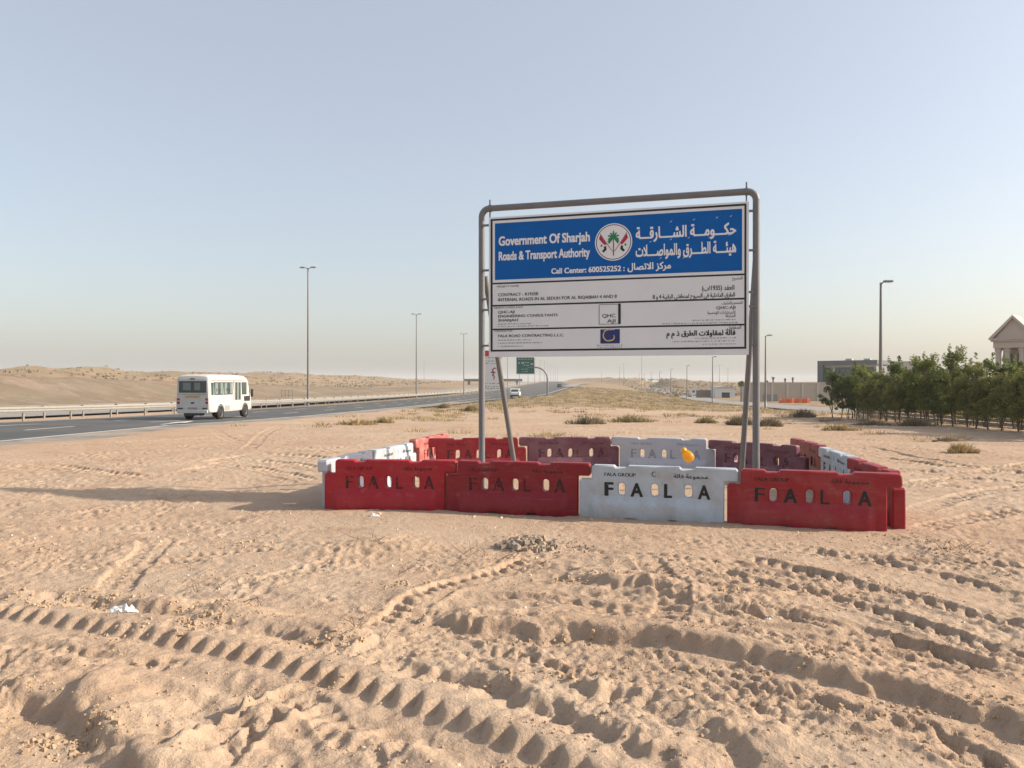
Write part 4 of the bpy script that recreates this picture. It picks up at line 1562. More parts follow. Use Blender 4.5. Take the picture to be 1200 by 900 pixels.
vs_ = [(x, y, z) for y, rg_ in secs for x, z in rg_]
fs_ = [(i * n + k, i * n + (k + 1) % n, (i + 1) * n + (k + 1) % n, (i + 1) * n + k) for i in range(len(secs) - 1) for k in range(n)]
mb.add(vs_, fs_, True)
mb.add(vs_[:n], [tuple(range(n))])
mb.add(vs_[-n:], [tuple(range(n))[::-1]])
bbody = mb.build("body", M_BUSW, bus)
try:
    bbody.data.set_sharp_from_angle(angle=R(35))
except Exception:
    pass
# rear window with curtains behind tinted glass, painted frame
MB().rbox((-0.80, -0.022, 1.60), (0.80, 0.03, 2.26), 0.01).build("rear_window_frame", M_DARK, bus)
for x0, x1 in ((-0.76, -0.02), (0.02, 0.76)):
    MB().box((x0, -0.026, 1.65), (x1, -0.0225, 2.22)).build("rear_window", M_GLASS, bus)
for x0, x1 in ((-0.55, -0.10), (0.12, 0.46)):
    MB().box((x0, -0.0285, 1.74), (x1, -0.0265, 2.17)).build("curtain", M_CURT, bus)
for s_ in (-1, 1):
    for z0_ in (0.96, 1.15):
        MB().rbox((s_ * 0.84 - 0.08, -0.03, z0_), (s_ * 0.84 + 0.08, 0.06, z0_ + 0.13), 0.02).build("tail_lamp", M_TAIL, bus)
    MB().box((s_ * 0.72 - 0.14, -0.03, 0.66), (s_ * 0.72 + 0.14, 0.05, 0.73)).build("reflector", M_DARK, bus)
MB().box((-0.1, -0.025, 0.97), (0.1, 0.02, 1.05)).build("door_handle", M_DARK, bus)
MB().box((-0.28, -0.025, 0.66), (0.28, 0.02, 0.76)).build("number_plate", M_SEAM, bus)
MB().rbox((-0.9, -0.06, 0.42), (0.9, 0.05, 0.60), 0.03).build("rear_bumper", M_BUSW, bus)
MB().box((-0.5, -0.02, 0.28), (0.5, 0.4, 0.419)).build("underframe", M_DARK, bus)
MB().box((-0.14, -0.02, 2.36), (0.14, 0.02, 2.42)).build("vent", M_DARK, bus)
am_ = MB()
for k in range(8):
    am_.box((-0.42 + 0.107 * k, -0.024, 1.31), (-0.42 + 0.107 * k + 0.07, 0.01, 1.43))
am_.build("rear_lettering", M_AMBER, bus)
for x, y0, y1, z0, z1 in ((1, 0.28, 0.55, 1.45, 2.18), (1, 0.66, 1.85, 1.45, 2.20), (1, 1.95, 3.15, 1.45, 2.20), (1, 4.55, 5.25, 1.42, 2.2), (-1, 0.4, 1.6, 1.45, 2.2), (-1, 1.75, 3.0, 1.45, 2.2), (-1, 3.15, 4.4, 1.45, 2.2), (-1, 4.55, 5.3, 1.42, 2.2)):
    a, b = (0.955, 0.992)
    MB().box((x * a, y0, z0), (x * b, y1, z1)).build("side_window", M_GLASS, bus)
for y0, y1 in ((0.75, 1.1), (1.45, 1.75), (2.0, 2.35), (2.8, 3.1)):
    MB().box((0.985, y0, 1.5), (0.9945, y1, 2.15)).build("curtain", M_CURT, bus)
dr = MB().box((0.99, 3.35, 0.62), (1.008, 4.42, 2.28)).build("door", M_BUSW, bus)
for y0, y1 in ((3.46, 3.82), (3.94, 4.30)):
    MB().box((1.0, y0, 1.1), (1.013, y1, 2.2)).build("door_window", M_GLASS, dr)
MB().box((1.0, 3.868, 0.64), (1.0115, 3.892, 2.26)).build("door_seam", M_DARK, dr)
MB().box((0.98, 0.15, 0.80), (1.0035, 5.6, 0.825)).build("side_moulding", M_SEAM, bus)
for y in (0.22, 1.0, 2.45, 3.25, 4.5):
    MB().box((0.995, y - 0.006, 0.5), (1.0025, y + 0.006, 1.40)).build("panel_seam", M_SEAM, bus)
MB().box((0.93, 0.3, 2.30), (0.985, 5.0, 2.325)).build("drip_rail", M_SEAM, bus)
MB().box((0.99, 2.0, 0.52), (1.004, 2.7, 0.78)).build("luggage_flap", M_SEAM, bus)
MB().box((-0.86, -0.028, 1.50), (0.86, 0.02, 1.512)).build("tailgate_seam", M_SEAM, bus)
for y, z in ((0.95, 1.62), (1.4, 1.6), (2.3, 1.63), (2.75, 1.6)):
    MB().lathe([(0.0, 0.0), (0.09, 0.03), (0.11, 0.14), (0.08, 0.25), (0.0, 0.29)], 10, Matrix.Translation((0.9935, y, z)) @ Matrix.Scale(0.012, 4, (1, 0, 0))).build("seat_head", M_DARK, bus)
ws = MB()
ws.add([(-0.86, 5.74, 2.22), (0.86, 5.74, 2.22), (0.90, 6.03, 1.52), (-0.90, 6.03, 1.52)], [(0, 3, 2, 1)])
ws.add([(-0.86, 5.70, 2.22), (0.86, 5.70, 2.22), (0.90, 5.99, 1.52), (-0.90, 5.99, 1.52)], [(0, 1, 2, 3)])
ws.build("windscreen", M_GLASS, bus)
for s_ in (-1, 1):
    MB().rbox((s_ * 1.12 - 0.07, 5.75, 1.25), (s_ * 1.12 + 0.07, 5.87, 1.75), 0.03).build("mirror", M_DARK, bus)
    MB().rbox((s_ * 0.72 - 0.16, 6.15, 0.75), (s_ * 0.72 + 0.16, 6.24, 0.95), 0.02).build("headlamp", M_RIM, bus)
    MB().box((s_ * 0.9, 4.85, 1.0), (s_ * 1.012, 5.75, 1.32)).build("corner_panel", M_DARK, bus) if s_ > 0 else None
    for y in (1.45, 5.0):
        arch = MB()
        arch.lathe([(0.0, -0.01), (0.47, -0.01), (0.47, 0.012), (0.0, 0.012)], 24, Matrix.Translation((s_ * 0.99, y, 0.44)) @ Matrix.Rotation(R(90), 4, 'Y'))
        arch.build("wheel_arch", M_DARK, bus)
        wheel(bus, s_ * 0.90, y, 0.39, 0.24)

# ================================================================== FAR VEHICLES
M_CARW = mat("car_white", (0.74, 0.74, 0.73), 0.3, 0.03)
M_CARD = mat("car_dark", (0.05, 0.05, 0.06), 0.3, 0.05)


def car(label, loc, rz, paint):
    t = thing("car", label, "car", loc, rz)
    side_ = [(0.0, 0.45), (0.05, 1.0), (0.25, 1.12), (0.6, 1.72), (2.3, 1.78), (3.0, 1.15), (4.1, 1.0), (4.45, 0.75), (4.45, 0.42), (0.1, 0.32)]
    M0 = Matrix.Rotation(R(90), 4, 'Z')
    b = MB()
    b.prism([(p[0], p[1]) for p in side_], -0.9, 0.9, M0)
    b.build("body", paint, t)
    MB().add([(-0.72, 0.245, 1.2), (0.72, 0.245, 1.2), (0.66, 0.50, 1.64), (-0.66, 0.50, 1.64)], [(0, 1, 2, 3)]).build("rear_window", M_GLASS, t)
    for s_ in (-1, 1):
        MB().box((s_ * 0.895, 0.65, 1.2), (s_ * 0.91, 2.5, 1.6)).build("side_window", M_GLASS, t)
        MB().box((s_ * 0.74 - 0.1, -0.02, 0.85), (s_ * 0.74 + 0.1, 0.06, 1.05)).build("tail_lamp", M_TAIL, t)
        for y in (0.85, 3.5):
            wheel(t, s_ * 0.82, y, 0.36, 0.22)
    MB().box((-0.9, -0.05, 0.35), (0.9, 0.09, 0.6)).build("bumper", M_DARK, t)
    return t


car("distant white car under the green sign", (P(603, 465, 150).x, 150, float(z_main(150)) + 0.004), -0.09, M_CARW)
car("tiny dark car on the far rise of the road", (P(655.5, 450, 330).x, 330, float(z_main(330)) + 0.004), -0.09, M_CARD)

# ================================================================== ROAD SIGNS
M_SGREEN = mat("road_sign_green", (0.005, 0.11, 0.075), 0.4, 0.05)
M_SWHITE = mat("road_sign_white", (0.66, 0.66, 0.66), 0.45, 0.05)
gs_d = 176.0
gz = float(z_main(gs_d))
gp = P(641.5, 463, gs_d)
gsign = thing("exit_sign", "green road sign hung from a curved grey mast", "road sign", (gp.x, gs_d, gz))
zt = P(0, 430.5, gs_d).z - gz
rad_ = 2.7
pts = [(0, 0, -0.3), (0, 0, zt - rad_)]
for k in range(1, 9):
    a = math.pi / 2 * k / 8
    pts.append((-rad_ + rad_ * math.cos(a), 0, zt - rad_ + rad_ * math.sin(a)))
pts.append((-4.6, 0, zt))
MB().tube(pts, [0.22] * 2 + [0.18] * 9, 10).build("mast", M_POLE, gsign)
gx0, gx1 = (605 - 641.5) / 900 * gs_d, (626.5 - 641.5) / 900 * gs_d
gz0, gz1 = P(0, 438.5, gs_d).z - gz, P(0, 418.5, gs_d).z - gz
MB().rbox((gx0, -0.12, gz0), (gx1, 0.0, gz1), 0.02).build("border_panel", M_SWHITE, gsign)
face = MB().box((gx0 + 0.09, -0.15, gz0 + 0.14), (gx1 - 0.09, -0.121, gz1 - 0.09)).build("green_panel", M_SGREEN, gsign)
tx = MB()
wd = gx1 - gx0
for i, (a, b, v, h) in enumerate(((0.10, 0.28, 0.62, 0.34), (0.36, 0.68, 0.66, 0.2), (0.78, 0.95, 0.56, 0.36), (0.36, 0.66, 0.50, 0.2), (0.30, 0.55, 0.27, 0.2), (0.34, 0.6, 0.14, 0.16), (0.1, 0.9, 0.86, 0.18))):
    illegible(tx, gx0 + a * wd, gx0 + b * wd, gz0 + v * (gz1 - gz0), h, -0.153, 40 + i)
tx.build("white_print", M_SWHITE, gsign)

is_d = 108.0
iz = float(ground_z(np.array([-2.0]), np.array([is_d]))[0])
ip = P(575.5, 472, is_d)
info = thing("notice_board", "white roadside notice board seen behind the blue sign's left pole", "road sign", (ip.x, is_d, iz))
ih0, ih1 = P(0, 457.5, is_d).z - iz, P(0, 410.5, is_d).z - iz
for x in (-1.0, 0.88):
    MB().tube([(x, 0.08, -0.3), (x, 0.08, ih1 - 0.1)], 0.06, 8).build("post", M_POLE, info)
MB().rbox((-1.5, -0.05, ih0), (1.45, 0.02, ih1), 0.01).build("panel", M_SWHITE, info)
MB().box((-1.48, -0.056, ih1 - 0.85), (1.43, -0.0505, ih1 - 0.05)).build("red_band", M_RED, info)
pr = MB()
for i, v in enumerate((0.80, 0.72, 0.66, 0.16, 0.09, 0.04)):
    illegible(pr, -1.3, 1.25, ih0 + v * (ih1 - ih0), 0.17, -0.053, 60 + i)
pr.build("dark_print", M_INK, info)
fg = MB()
stroke(fg, [(0.15, ih0 + 2.0), (0.3, ih0 + 2.4), (0.2, ih0 + 2.9), (0.5, ih0 + 3.15), (0.75, ih0 + 3.1)], 0.10, -0.054)
stroke(fg, [(-0.05, ih0 + 2.5), (0.3, ih0 + 2.6), (0.6, ih0 + 2.45)], 0.12, -0.056)
stroke(fg, [(0.25, ih0 + 2.4), (0.45, ih0 + 1.9), (0.35, ih0 + 1.5)], 0.09, -0.058)
fg.build("pictogram", M_BROWN, info)

# small white marker stake in the grass
mk = G(681, 489.5, -0.35)
stake = thing("marker_stake", "small white marker stake standing in the dry grass", "stake", (mk[0], mk[1], -0.45))
MB().box((-0.04, -0.02, 0), (0.04, 0.02, 0.62)).build("stake", M_SWHITE, stake)
MB().box((-0.045, -0.024, 0.46), (0.045, -0.0205, 0.54)).build("reflector", M_RED, stake)

# ================================================================== PLANTS
def leaf_mat(name, c1, c2, transl=0.25):
    return mat(name, tuple((a + b) / 2 for a, b in zip(c1, c2)), 0.75, 0.45, 3.0, transl=transl, spec=0.2)


M_LEAF = leaf_mat("hedge_leaf", (0.15, 0.18, 0.055), (0.24, 0.26, 0.085), 0.45)
M_LEAF2 = leaf_mat("hedge_leaf_dark", (0.10, 0.135, 0.045), (0.17, 0.20, 0.07), 0.45)
M_LEAF3 = leaf_mat("hedge_leaf_dusty", (0.18, 0.19, 0.07), (0.27, 0.27, 0.10), 0.4)
M_BARK = mat("bark", (0.14, 0.11, 0.085), 0.9, 0.3, 12.0)
M_GRASSY = mat("dry_grass_yellow", (0.43, 0.33, 0.175), 0.9, 0.35, 0.6, transl=0.2, spec=0.1)
M_GRASSG = mat("grass_green", (0.30, 0.255, 0.135), 0.9, 0.35, 0.6, transl=0.2, spec=0.1)
M_SHRUB = mat("shrub_grey", (0.27, 0.225, 0.15), 0.9, 0.35, 2.0, transl=0.1, spec=0.1)
M_TWIG = mat("dry_twig", (0.18, 0.13, 0.09), 0.9, 0.3, 5.0)


def leaf_cloud(centres, count, size, r):
    """leaf faces spread through ellipsoidal clumps"""
    vs_, fs_ = [], []
    tot = sum(c[4] for c in centres)
    for cx, cy, cz, (rx, ry, rz), wgt in centres:
        for _ in range(int(count * wgt / tot)):
            while True:
                p = Vector((r.uniform(-1, 1), r.uniform(-1, 1), r.uniform(-1, 1)))
                if 0.12 < p.length < 1 and r.random() < 0.25 + 0.75 * p.length:
                    break
            c = Vector((cx + p.x * rx, cy + p.y * ry, cz + p.z * rz))
            s_ = size * r.uniform(0.6, 1.4)
            n = Vector((r.gauss(0, 1), r.gauss(0, 1), r.gauss(0, 1) + 0.3)).normalized()
            u = n.orthogonal().normalized()
            u = (Matrix.Rotation(r.uniform(0, 6.28), 3, n) @ u)
            w = n.cross(u)
            i = len(vs_)
            vs_ += [c - u * s_, c + w * s_ * 0.45, c + u * s_, c - w * s_ * 0.45]
            fs_.append((i, i + 1, i + 2, i + 3))
    return vs_, fs_


def tree_meshes(seed, h):
    r = random.Random(seed)
    tr = MB()
    top = h * 0.86
    pts, rad = [], []
    x = y = 0.0
    for k in range(7):
        pts.append((x, y, -0.15 + top * k / 6))
        rad.append(0.034 * (1 - 0.75 * k / 6) + 0.004)
        x += r.uniform(-0.06, 0.06)
        y += r.uniform(-0.06, 0.06)
    tr.tube(pts, rad, 7)
    cl = []
    for k in range(34):
        z = h * r.uniform(0.25, 0.92)
        f = (math.sin(math.pi * min(1, max(0.0, (z / h - 0.04))) ** 0.7) * 0.80 + 0.10) * r.uniform(0.25, 1.1)
        a = r.uniform(0, 6.28)
        ex_, ey_ = math.cos(a) * f, math.sin(a) * f
        q = r.uniform(0.13, 0.30)
        cl.append((ex_, ey_, z, (q, q, q * r.uniform(0.6, 1.5)), q))
        if k % 2 == 0:
            i = min(5, int(z / top * 5))
            tr.tube([pts[max(0, i - 1)], ((ex_ + pts[i][0]) / 2, (ey_ + pts[i][1]) / 2, z * 0.93), (ex_, ey_, z)], [0.014, 0.010, 0.004], 4)
    for k in range(7):
        cl.append((r.uniform(-0.5, 0.5), r.uniform(-0.5, 0.5), h * r.uniform(0.82, 1.0), (0.07, 0.07, 0.20), 0.06))
    lv = MB()
    lv.add(*leaf_cloud(cl, 4200, 0.055, r))
    tm, lm = tr.mesh("trunk"), lv.mesh("crown")
    tm.materials.append(M_BARK)
    return tm, lm


TV = [tree_meshes(100 + k, h) for k, h in enumerate((3.3, 3.6, 3.0, 3.9, 3.4, 2.8, 3.5))]
for k, (tm, lm) in enumerate(TV):
    lm.materials.append((M_LEAF, M_LEAF2, M_LEAF3)[k % 3])
r_ = random.Random(5)
row = []
y = 27.5
while y < 51.5:
    row.append((21.6 + r_.uniform(-0.15, 0.15), y))
    row.append((22.9 + r_.uniform(-0.15, 0.15), y + 0.5 + r_.uniform(-0.15, 0.15)))
    y += r_.uniform(0.78, 0.98)
for k, (x, y) in enumerate(row):
    v = TV[r_.randrange(7)]
    last = k == len(row) - 1
    first_ = y > 50.3 and x < 22.2 and not last
    lab = "slim leafy young tree in the dark green planted row on the right"
    rank = (len(row) - 2 - k) // 2
    if k % 2 == 0 and rank < 10:
        lab = "slim leafy young tree, %s from the left in the planted row's front line" % ORD[rank]
    if last:
        lab = "leafy young tree ending the planted row, nearest the glass building"
    zz = float(ground_z(np.array([x]), np.array([y]))[0])
    if y < 70:
        zz = sand_at(x, y)
    t = thing("young_tree", lab, "tree", (x, y, zz - 0.02), r_.uniform(0, 6.28), "planted row of young trees")
    sc_ = r_.choice((0.76, 0.82, 0.87, 0.92, 1.0)) * r_.uniform(0.96, 1.04)
    t.scale = (sc_ * 1.05, sc_ * 1.05, sc_)
    obj("trunk", v[0], t)
    obj("crown", v[1], t)


M_FENCE = mat("fence_pale", (0.50, 0.48, 0.44), 0.8, 0.12, 2.0, dust=(0.42, 0.33, 0.25), dust_amt=0.4)
fx, fy0, fy1 = 24.2, 26.0, 54.0
lf = thing("low_fence", "low pale fence running along behind the planted tree row's trunks", "fence", (fx, fy0, -0.2))
k = 0
yq = fy0
while yq < fy1 - 0.1:
    z_ = sand_at(fx, yq + 1.0) + 0.2
    MB().box((-0.05, yq - fy0 - 0.05, z_ - 0.3), (0.05, yq - fy0 + 0.05, z_ + 0.62)).build("post", M_FENCE, lf)
    for zz in (0.02, 0.22, 0.42):
        MB().box((-0.02, yq - fy0 + 0.05, z_ + zz), (0.02, yq - fy0 + 1.95, z_ + zz + 0.17)).build("plank", M_FENCE, lf)
    yq += 2.0


def shrub(label, px, py, z, w, h, m, blades, seed, name="shrub", cat="shrub", group=None):
    x, y = G(px, py, z)
    zz = sand_at(x, y) if y < 70 else float(ground_z(np.array([x]), np.array([y]))[0])
    r = random.Random(seed)
    t = thing(name, label, cat, (x, y, zz - 0.02), 0.0, group)
    mb_, tw = MB(), MB()
    for k in range(blades):
        a = r.uniform(0, 6.28)
        q = math.sqrt(r.random())
        lump = 0.75 + 0.35 * math.sin(3 * a + seed) + 0.2 * math.sin(7 * a)
        bx, by = math.cos(a) * q * w * 0.45 * lump, math.sin(a) * q * w * 0.27 * lump
        ln_ = h * 0.85 * (1 - 0.6 * q * q) * r.uniform(0.35, 1.15)
        lean = Vector((math.cos(a) * 0.6 * q + r.uniform(-0.35, 0.35), math.sin(a) * 0.6 * q + r.uniform(-0.35, 0.35), 1)).normalized()
        tip = Vector((bx, by, 0)) + lean * ln_
        mid_ = Vector((bx, by, 0)) + lean * ln_ * 0.55 + Vector((0, 0, 0.03))
        sd_ = Vector((-lean.y, lean.x, 0))
        sd_ = (sd_.normalized() if sd_.length > 0.01 else Vector((1, 0, 0)))
        sd_ = Matrix.Rotation(r.uniform(0, 3.14), 3, 'Z') @ sd_
        wd_ = r.uniform(0.006, 0.012) * (1 + y / 80)
        i = [(bx - sd_.x * wd_, by - sd_.y * wd_, 0), (bx + sd_.x * wd_, by + sd_.y * wd_, 0), mid_ + sd_ * wd_, tip, mid_ - sd_ * wd_]
        mb_.add(i, [(0, 1, 2, 4), (4, 2, 3)])
    mb_.build("foliage", m, t)
    for k in range(7):
        a = r.uniform(0, 6.28)
        tw.tube([(0, 0, -0.05), (math.cos(a) * w * 0.2, math.sin(a) * w * 0.12, h * 0.4), (math.cos(a) * w * 0.36, math.sin(a) * w * 0.2, h * 0.75)], [0.012, 0.009, 0.004], 5)
    tw.build("stems", M_TWIG, t)
    return t


for q in (("low pale yellow-green grass clump beside the road shoulder, widest on the left", 420, 502, -0.2, 2.4, 0.42, M_GRASSY, 900),
          ("smaller yellow-green clump just right of the widest roadside grass clump", 450, 498, -0.2, 1.3, 0.42, M_GRASSY, 500),
          ("small green shrub by the road edge, left of the sign's left pole", 520, 480, -0.6, 1.5, 0.7, M_GRASSG, 600),
          ("rounded olive shrub just left of the sign's left pole", 552, 485, -0.55, 1.7, 0.75, M_GRASSG, 700),
          ("wide dark brush below the middle of the sign", 690, 501, -0.3, 2.4, 0.6, M_SHRUB, 900),
          ("olive shrub in the red sand left of centre under the sign", 738, 497, -0.3, 2.6, 0.55, M_GRASSG, 900),
          ("grey-green shrub in the red sand below the sign's right half", 826, 498, -0.3, 1.4, 0.5, M_GRASSG, 600),
          ("dark green bush against the sign's right poles", 868, 501, -0.3, 1.8, 0.75, M_SHRUB, 800),
          ("dark bush just right of the sign's right pole", 901, 503, -0.3, 1.4, 0.65, M_SHRUB, 700),
          ("grey bush between the right pole and the hedge trees", 942, 491, -0.5, 2.0, 0.8, M_SHRUB, 800),
          ("low straw-coloured bush in front of the tree row's left end", 984, 508, -0.25, 1.7, 0.45, M_GRASSY, 600),
          ("dark bush at the feet of the hedge trees", 1072, 500, -0.25, 2.2, 0.6, M_SHRUB, 800),
          ("dark brush left of the bush at the hedge trees' feet", 1022, 499, -0.25, 2.0, 0.45, M_SHRUB, 700),
          ("bright yellow-green grass clump on the right before the trees", 1127, 531, -0.05, 1.0, 0.42, M_GRASSY, 700),
          ("grey twiggy bush beside the bright clump on the right", 1107, 517, -0.1, 1.0, 0.3, M_SHRUB, 500)):
    shrub(q[0], q[1], q[2], q[3], q[4], q[5], q[6], q[7], hash(q[1]) % 999)

# scattered grass tufts of the field: nobody could count them
def grass_field():
    r = random.Random(3)
    g = np.random.default_rng(4)
    N = 60000
    y = 24 + g.random(N) ** 1.7 * 330
    x0, x1 = road_right(y) + 1.5, SIDE0 + SIDE_K * y - 1.5
    x = x0 + (x1 - x0) * g.random(N)
    dn_ = noise2(x / 11.0, y / 11.0, 77) + 0.6 * noise2(x / 3.5, y / 3.5, 78) + g.uniform(-0.25, 0.25, N)
    px = 600 + 900 * x / y
    lim = np.where(y < 40, 0.36, np.where(y < 60, 0.0, -0.35)) + np.where((px < 640) & (y < 60), 0.25, 0.0)
    ok = (np.abs(x) < 0.72 * y + 3) & (dn_ > lim)
    x, y = x[ok][:1900], y[ok][:1900]
    z = np.where(y < 70, sand_height(x, y), ground_z(x, y))
    sets = {0: MB(), 1: MB(), 2: MB()}
    for x_, y_, gz_ in zip(x, y, z):
        kind = r.choices((0, 1, 2), (0.5, 0.27, 0.23))[0]
        w = r.uniform(0.3, 0.9) * (1 + y_ / 130)
        h = r.uniform(0.12, 0.34) * (1 + y_ / 300)
        nb_ = 40 if y_ < 60 else 22
        mb_ = sets[kind]
        for k in range(nb_):
            a = r.uniform(0, 6.28)
            q = math.sqrt(r.random())
            bx, by = x_ + math.cos(a) * q * w * 0.6, y_ + math.sin(a) * q * w * 0.5
            lx, ly = math.cos(a) * q * h * 0.7 + r.uniform(-0.1, 0.1), math.sin(a) * q * h * 0.7 + r.uniform(-0.1, 0.1)
            hh = h * (1 - 0.5 * q) * r.uniform(0.6, 1.1)
            wd_ = 0.010 + y_ * 0.00028
            t = r.uniform(0, 3.14)
            mb_.add([(bx - wd_ * math.cos(t), by - wd_ * math.sin(t), gz_ - 0.03), (bx + wd_ * math.cos(t), by + wd_ * math.sin(t), gz_ - 0.03), (bx + lx, by + ly, gz_ + hh)], [(0, 1, 2)])
    for k, (m, lab) in enumerate(((M_GRASSY, "straw-coloured dry grass tufts across the field"), (M_GRASSG, "olive green grass tufts across the field"), (M_SHRUB, "grey brown dry brush across the field"))):
        o = sets[k].build("dry_grass", m)
        tag(o, lab, "grass", kind="stuff")


grass_field()

# far desert scrub on the dunes and the hill
def far_scrub():
    r = random.Random(9)
    mb_ = MB()
    xs_, ys_ = [], []
    while len(xs_) < 3200:
        y = r.uniform(140, 620)
        u = r.uniform(-0.72, 0.34)
        x = u * y
        lat = x - (RAIL0 + ROAD_K * y)
        if -60 < lat < 60:
            continue
        if lat > 0 and not (0.05 < u < 0.34 and y > 240):
            continue
        if lat < 0 and r.random() < 0.45:
            continue
        xs_.append(x)
        ys_.append(y)
    zs_ = ground_z(np.array(xs_), np.array(ys_))
    for x, y, z in zip(xs_, ys_, zs_):
        w = r.uniform(0.5, 1.6)
        h = r.uniform(0.35, 0.9)
        for k in range(9):
            a = r.uniform(0, 6.28)
            q = r.uniform(0.1, 1) * w
            t = r.uniform(0, 3.14)
            s_ = 0.35
            bx, by = x + math.cos(a) * q * 0.6, y + math.sin(a) * q * 0.6
            mb_.add([(bx - s_ * math.cos(t), by - s_ * math.sin(t), z - 0.1), (bx + s_ * math.cos(t), by + s_ * math.sin(t), z - 0.1), (bx + r.uniform(-.3, .3), by, z + h * r.uniform(0.5, 1))], [(0, 1, 2)])
    o = mb_.build("desert_scrub", M_SHRUB)
    tag(o, "dark scrub scattered over the far dunes and hill", "scrub", kind="stuff")


far_scrub()

# ================================================================== BUILDINGS ON THE RIGHT
M_CONC = mat("grey_cladding", (0.20, 0.215, 0.22), 0.6, 0.08, 0.6)
M_CONC2 = mat("dark_cladding", (0.11, 0.125, 0.135), 0.6, 0.08, 0.6)
M_CLAD2 = mat("pale_cladding", (0.42, 0.42, 0.41), 0.6, 0.06, 0.6)
M_BEIGE = mat("beige_render", (0.47, 0.43, 0.37), 0.85, 0.06, 0.5)
M_STONE = mat("villa_stone", (0.50, 0.43, 0.37), 0.8, 0.07, 1.2)
M_ROOF = mat("villa_roof", (0.34, 0.28, 0.25), 0.8, 0.15, 3.0)
M_GLASSB = mat("facade_glass", (0.07, 0.10, 0.12), 0.15, 0.2, 0.5)
M_WALLB = mat("wall_beige", (0.40, 0.35, 0.29), 0.9, 0.1, 0.7)
M_BROWNW = mat("brown_blockwork", (0.24, 0.17, 0.13), 0.9, 0.15, 0.8)
M_NET = mat("orange_netting", (0.75, 0.16, 0.05), 0.7, 0.15, 3.0, transl=0.3)


def gz_at(x, y):
    return float(ground_z(np.array([float(x)]), np.array([float(y)]))[0])


# modern grey building
d0 = 205.0
b0 = P(962, 423, d0)
zb_ = -3.0
bh = b0.z - zb_
GL = 14.0
gb = thing("glass_building", "modern dark grey building with glass front behind the trees", "building", (b0.x, d0, zb_), R(-42))
MB().box((0.3, 0.4, 0), (GL, 14, bh - 0.8)).build("wall", M_CONC, gb)
MB().box((-0.5, -1.2, bh - 1.1), (GL + 0.5, 14.5, bh)).build("roof_slab", M_CONC2, gb)
MB().box((-0.5, -1.2, 0), (0.9, 1.0, bh - 1.102)).build("corner_pier", M_CONC2, gb)
MB().box((0.902, 0.1, bh - 1.75), (GL, 0.398, bh - 1.102)).build("fascia", M_CLAD2, gb)
for k in range(5):
    x0 = 1.1 + k * 2.6
    MB().box((x0, 0.25, 3.4), (x0 + 2.0, 0.396, bh - 1.85)).build("window", M_GLASSB, gb)
    MB().box((x0 + 2.0, 0.0, 3.2), (x0 + 2.5, 0.394, bh - 1.8)).build("mullion", M_CONC2 if k % 2 else M_CLAD2, gb)
    MB().box((x0, 0.25, 0.6), (x0 + 2.0, 0.396, 2.6)).build("window", M_GLASSB, gb)
MB().box((0.902, 0.05, 2.62), (GL, 0.393, 3.18)).build("floor_band", M_CLAD2, gb)
for x, y in ((5, 4), (9, 6)):
    MB().box((x, y, bh + 0.002), (x + 1.6, y + 1.2, bh + 0.6)).build("roof_unit", M_CLAD2, gb)
b1 = P(1038, 424.5, 205)
hall = thing("beige_hall", "long plain beige building between the glass building and the villa", "building", (b1.x, 205, -3.0), R(-8))
hh_ = b1.z + 3.0
MB().box((0, 0, 0), (12.2, 16, hh_)).build("wall", M_BEIGE, hall)
MB().box((-0.15, -0.15, hh_ + 0.002), (12.35, 16.1, hh_ + 0.25)).build("parapet", M_BEIGE, hall)
for k in range(4):
    MB().box((1.2 + k * 2.7, -0.04, 3.2), (2.4 + k * 2.7, -0.002, 5.0)).build("window", M_GLASSB, hall)
b2 = P(1088, 436, 200)
low = thing("low_flat_building", "low flat-roofed annex right of the beige building", "building", (b2.x, 200, -3.0))
MB().box((0, 0, 0), (9, 8, b2.z + 2.2)).build("wall", M_BEIGE, low)
MB().box((-0.4, -0.6, b2.z + 2.202), (9.4, 8.3, b2.z + 2.8)).build("roof_slab", M_CONC, low)
for k in range(3):
    MB().box((0.8 + k * 2.8, -0.03, 1.2), (2.4 + k * 2.8, -0.002, 3.0)).build("window", M_GLASSB, low)

# villa with pediment and columns
vd = 110.0
v0 = P(1165, 397, vd)
vz = -1.6
villa = thing("villa", "beige classical villa with columned portico and pediment at the right edge", "house", (v0.x, vd, vz), R(-48))
vt = P(0, 397, vd).z - vz
ap = P(0, 370.5, vd).z - vz
VW = 4.9
MB().box((0.3, 3.0, 0), (18, 18, vt - 0.3)).build("wall", M_STONE, villa)
MB().box((-0.05, 1.6, vt - 1.6), (VW + 0.05, 2.998, vt - 0.3)).build("porch_ceiling", M_STONE, villa)
MB().box((-0.05, -0.3, vt - 1.35), (VW + 0.05, 1.598, vt - 0.45)).build("entablature", M_STONE, villa)
MB().box((-0.3, -0.6, vt - 0.448), (VW + 0.3, 3.2, vt - 0.2)).build("cornice", M_STONE, villa)
MB().box((-0.5, -0.8, vt - 0.198), (VW + 0.5, 3.2, vt)).build("cornice", M_STONE, villa)
ped = MB()
ped.prism([(0.1, vt + 0.002), (VW - 0.1, vt + 0.002), (VW / 2, ap - 0.45)], -0.3, 3.0)
ped.build("pediment", M_STONE, villa)
for s_ in (-1, 1):
    c = MB()
    e0, e1 = VW / 2 + s_ * (VW / 2 + 0.55), VW / 2
    c.prism([(e0, vt + 0.002), (e1, ap), (e1, ap - 0.42), (e0 - s_ * 0.5, vt + 0.002)], -0.8, 3.0)
    c.build("raking_cornice", M_STONE, villa)
rf = MB()
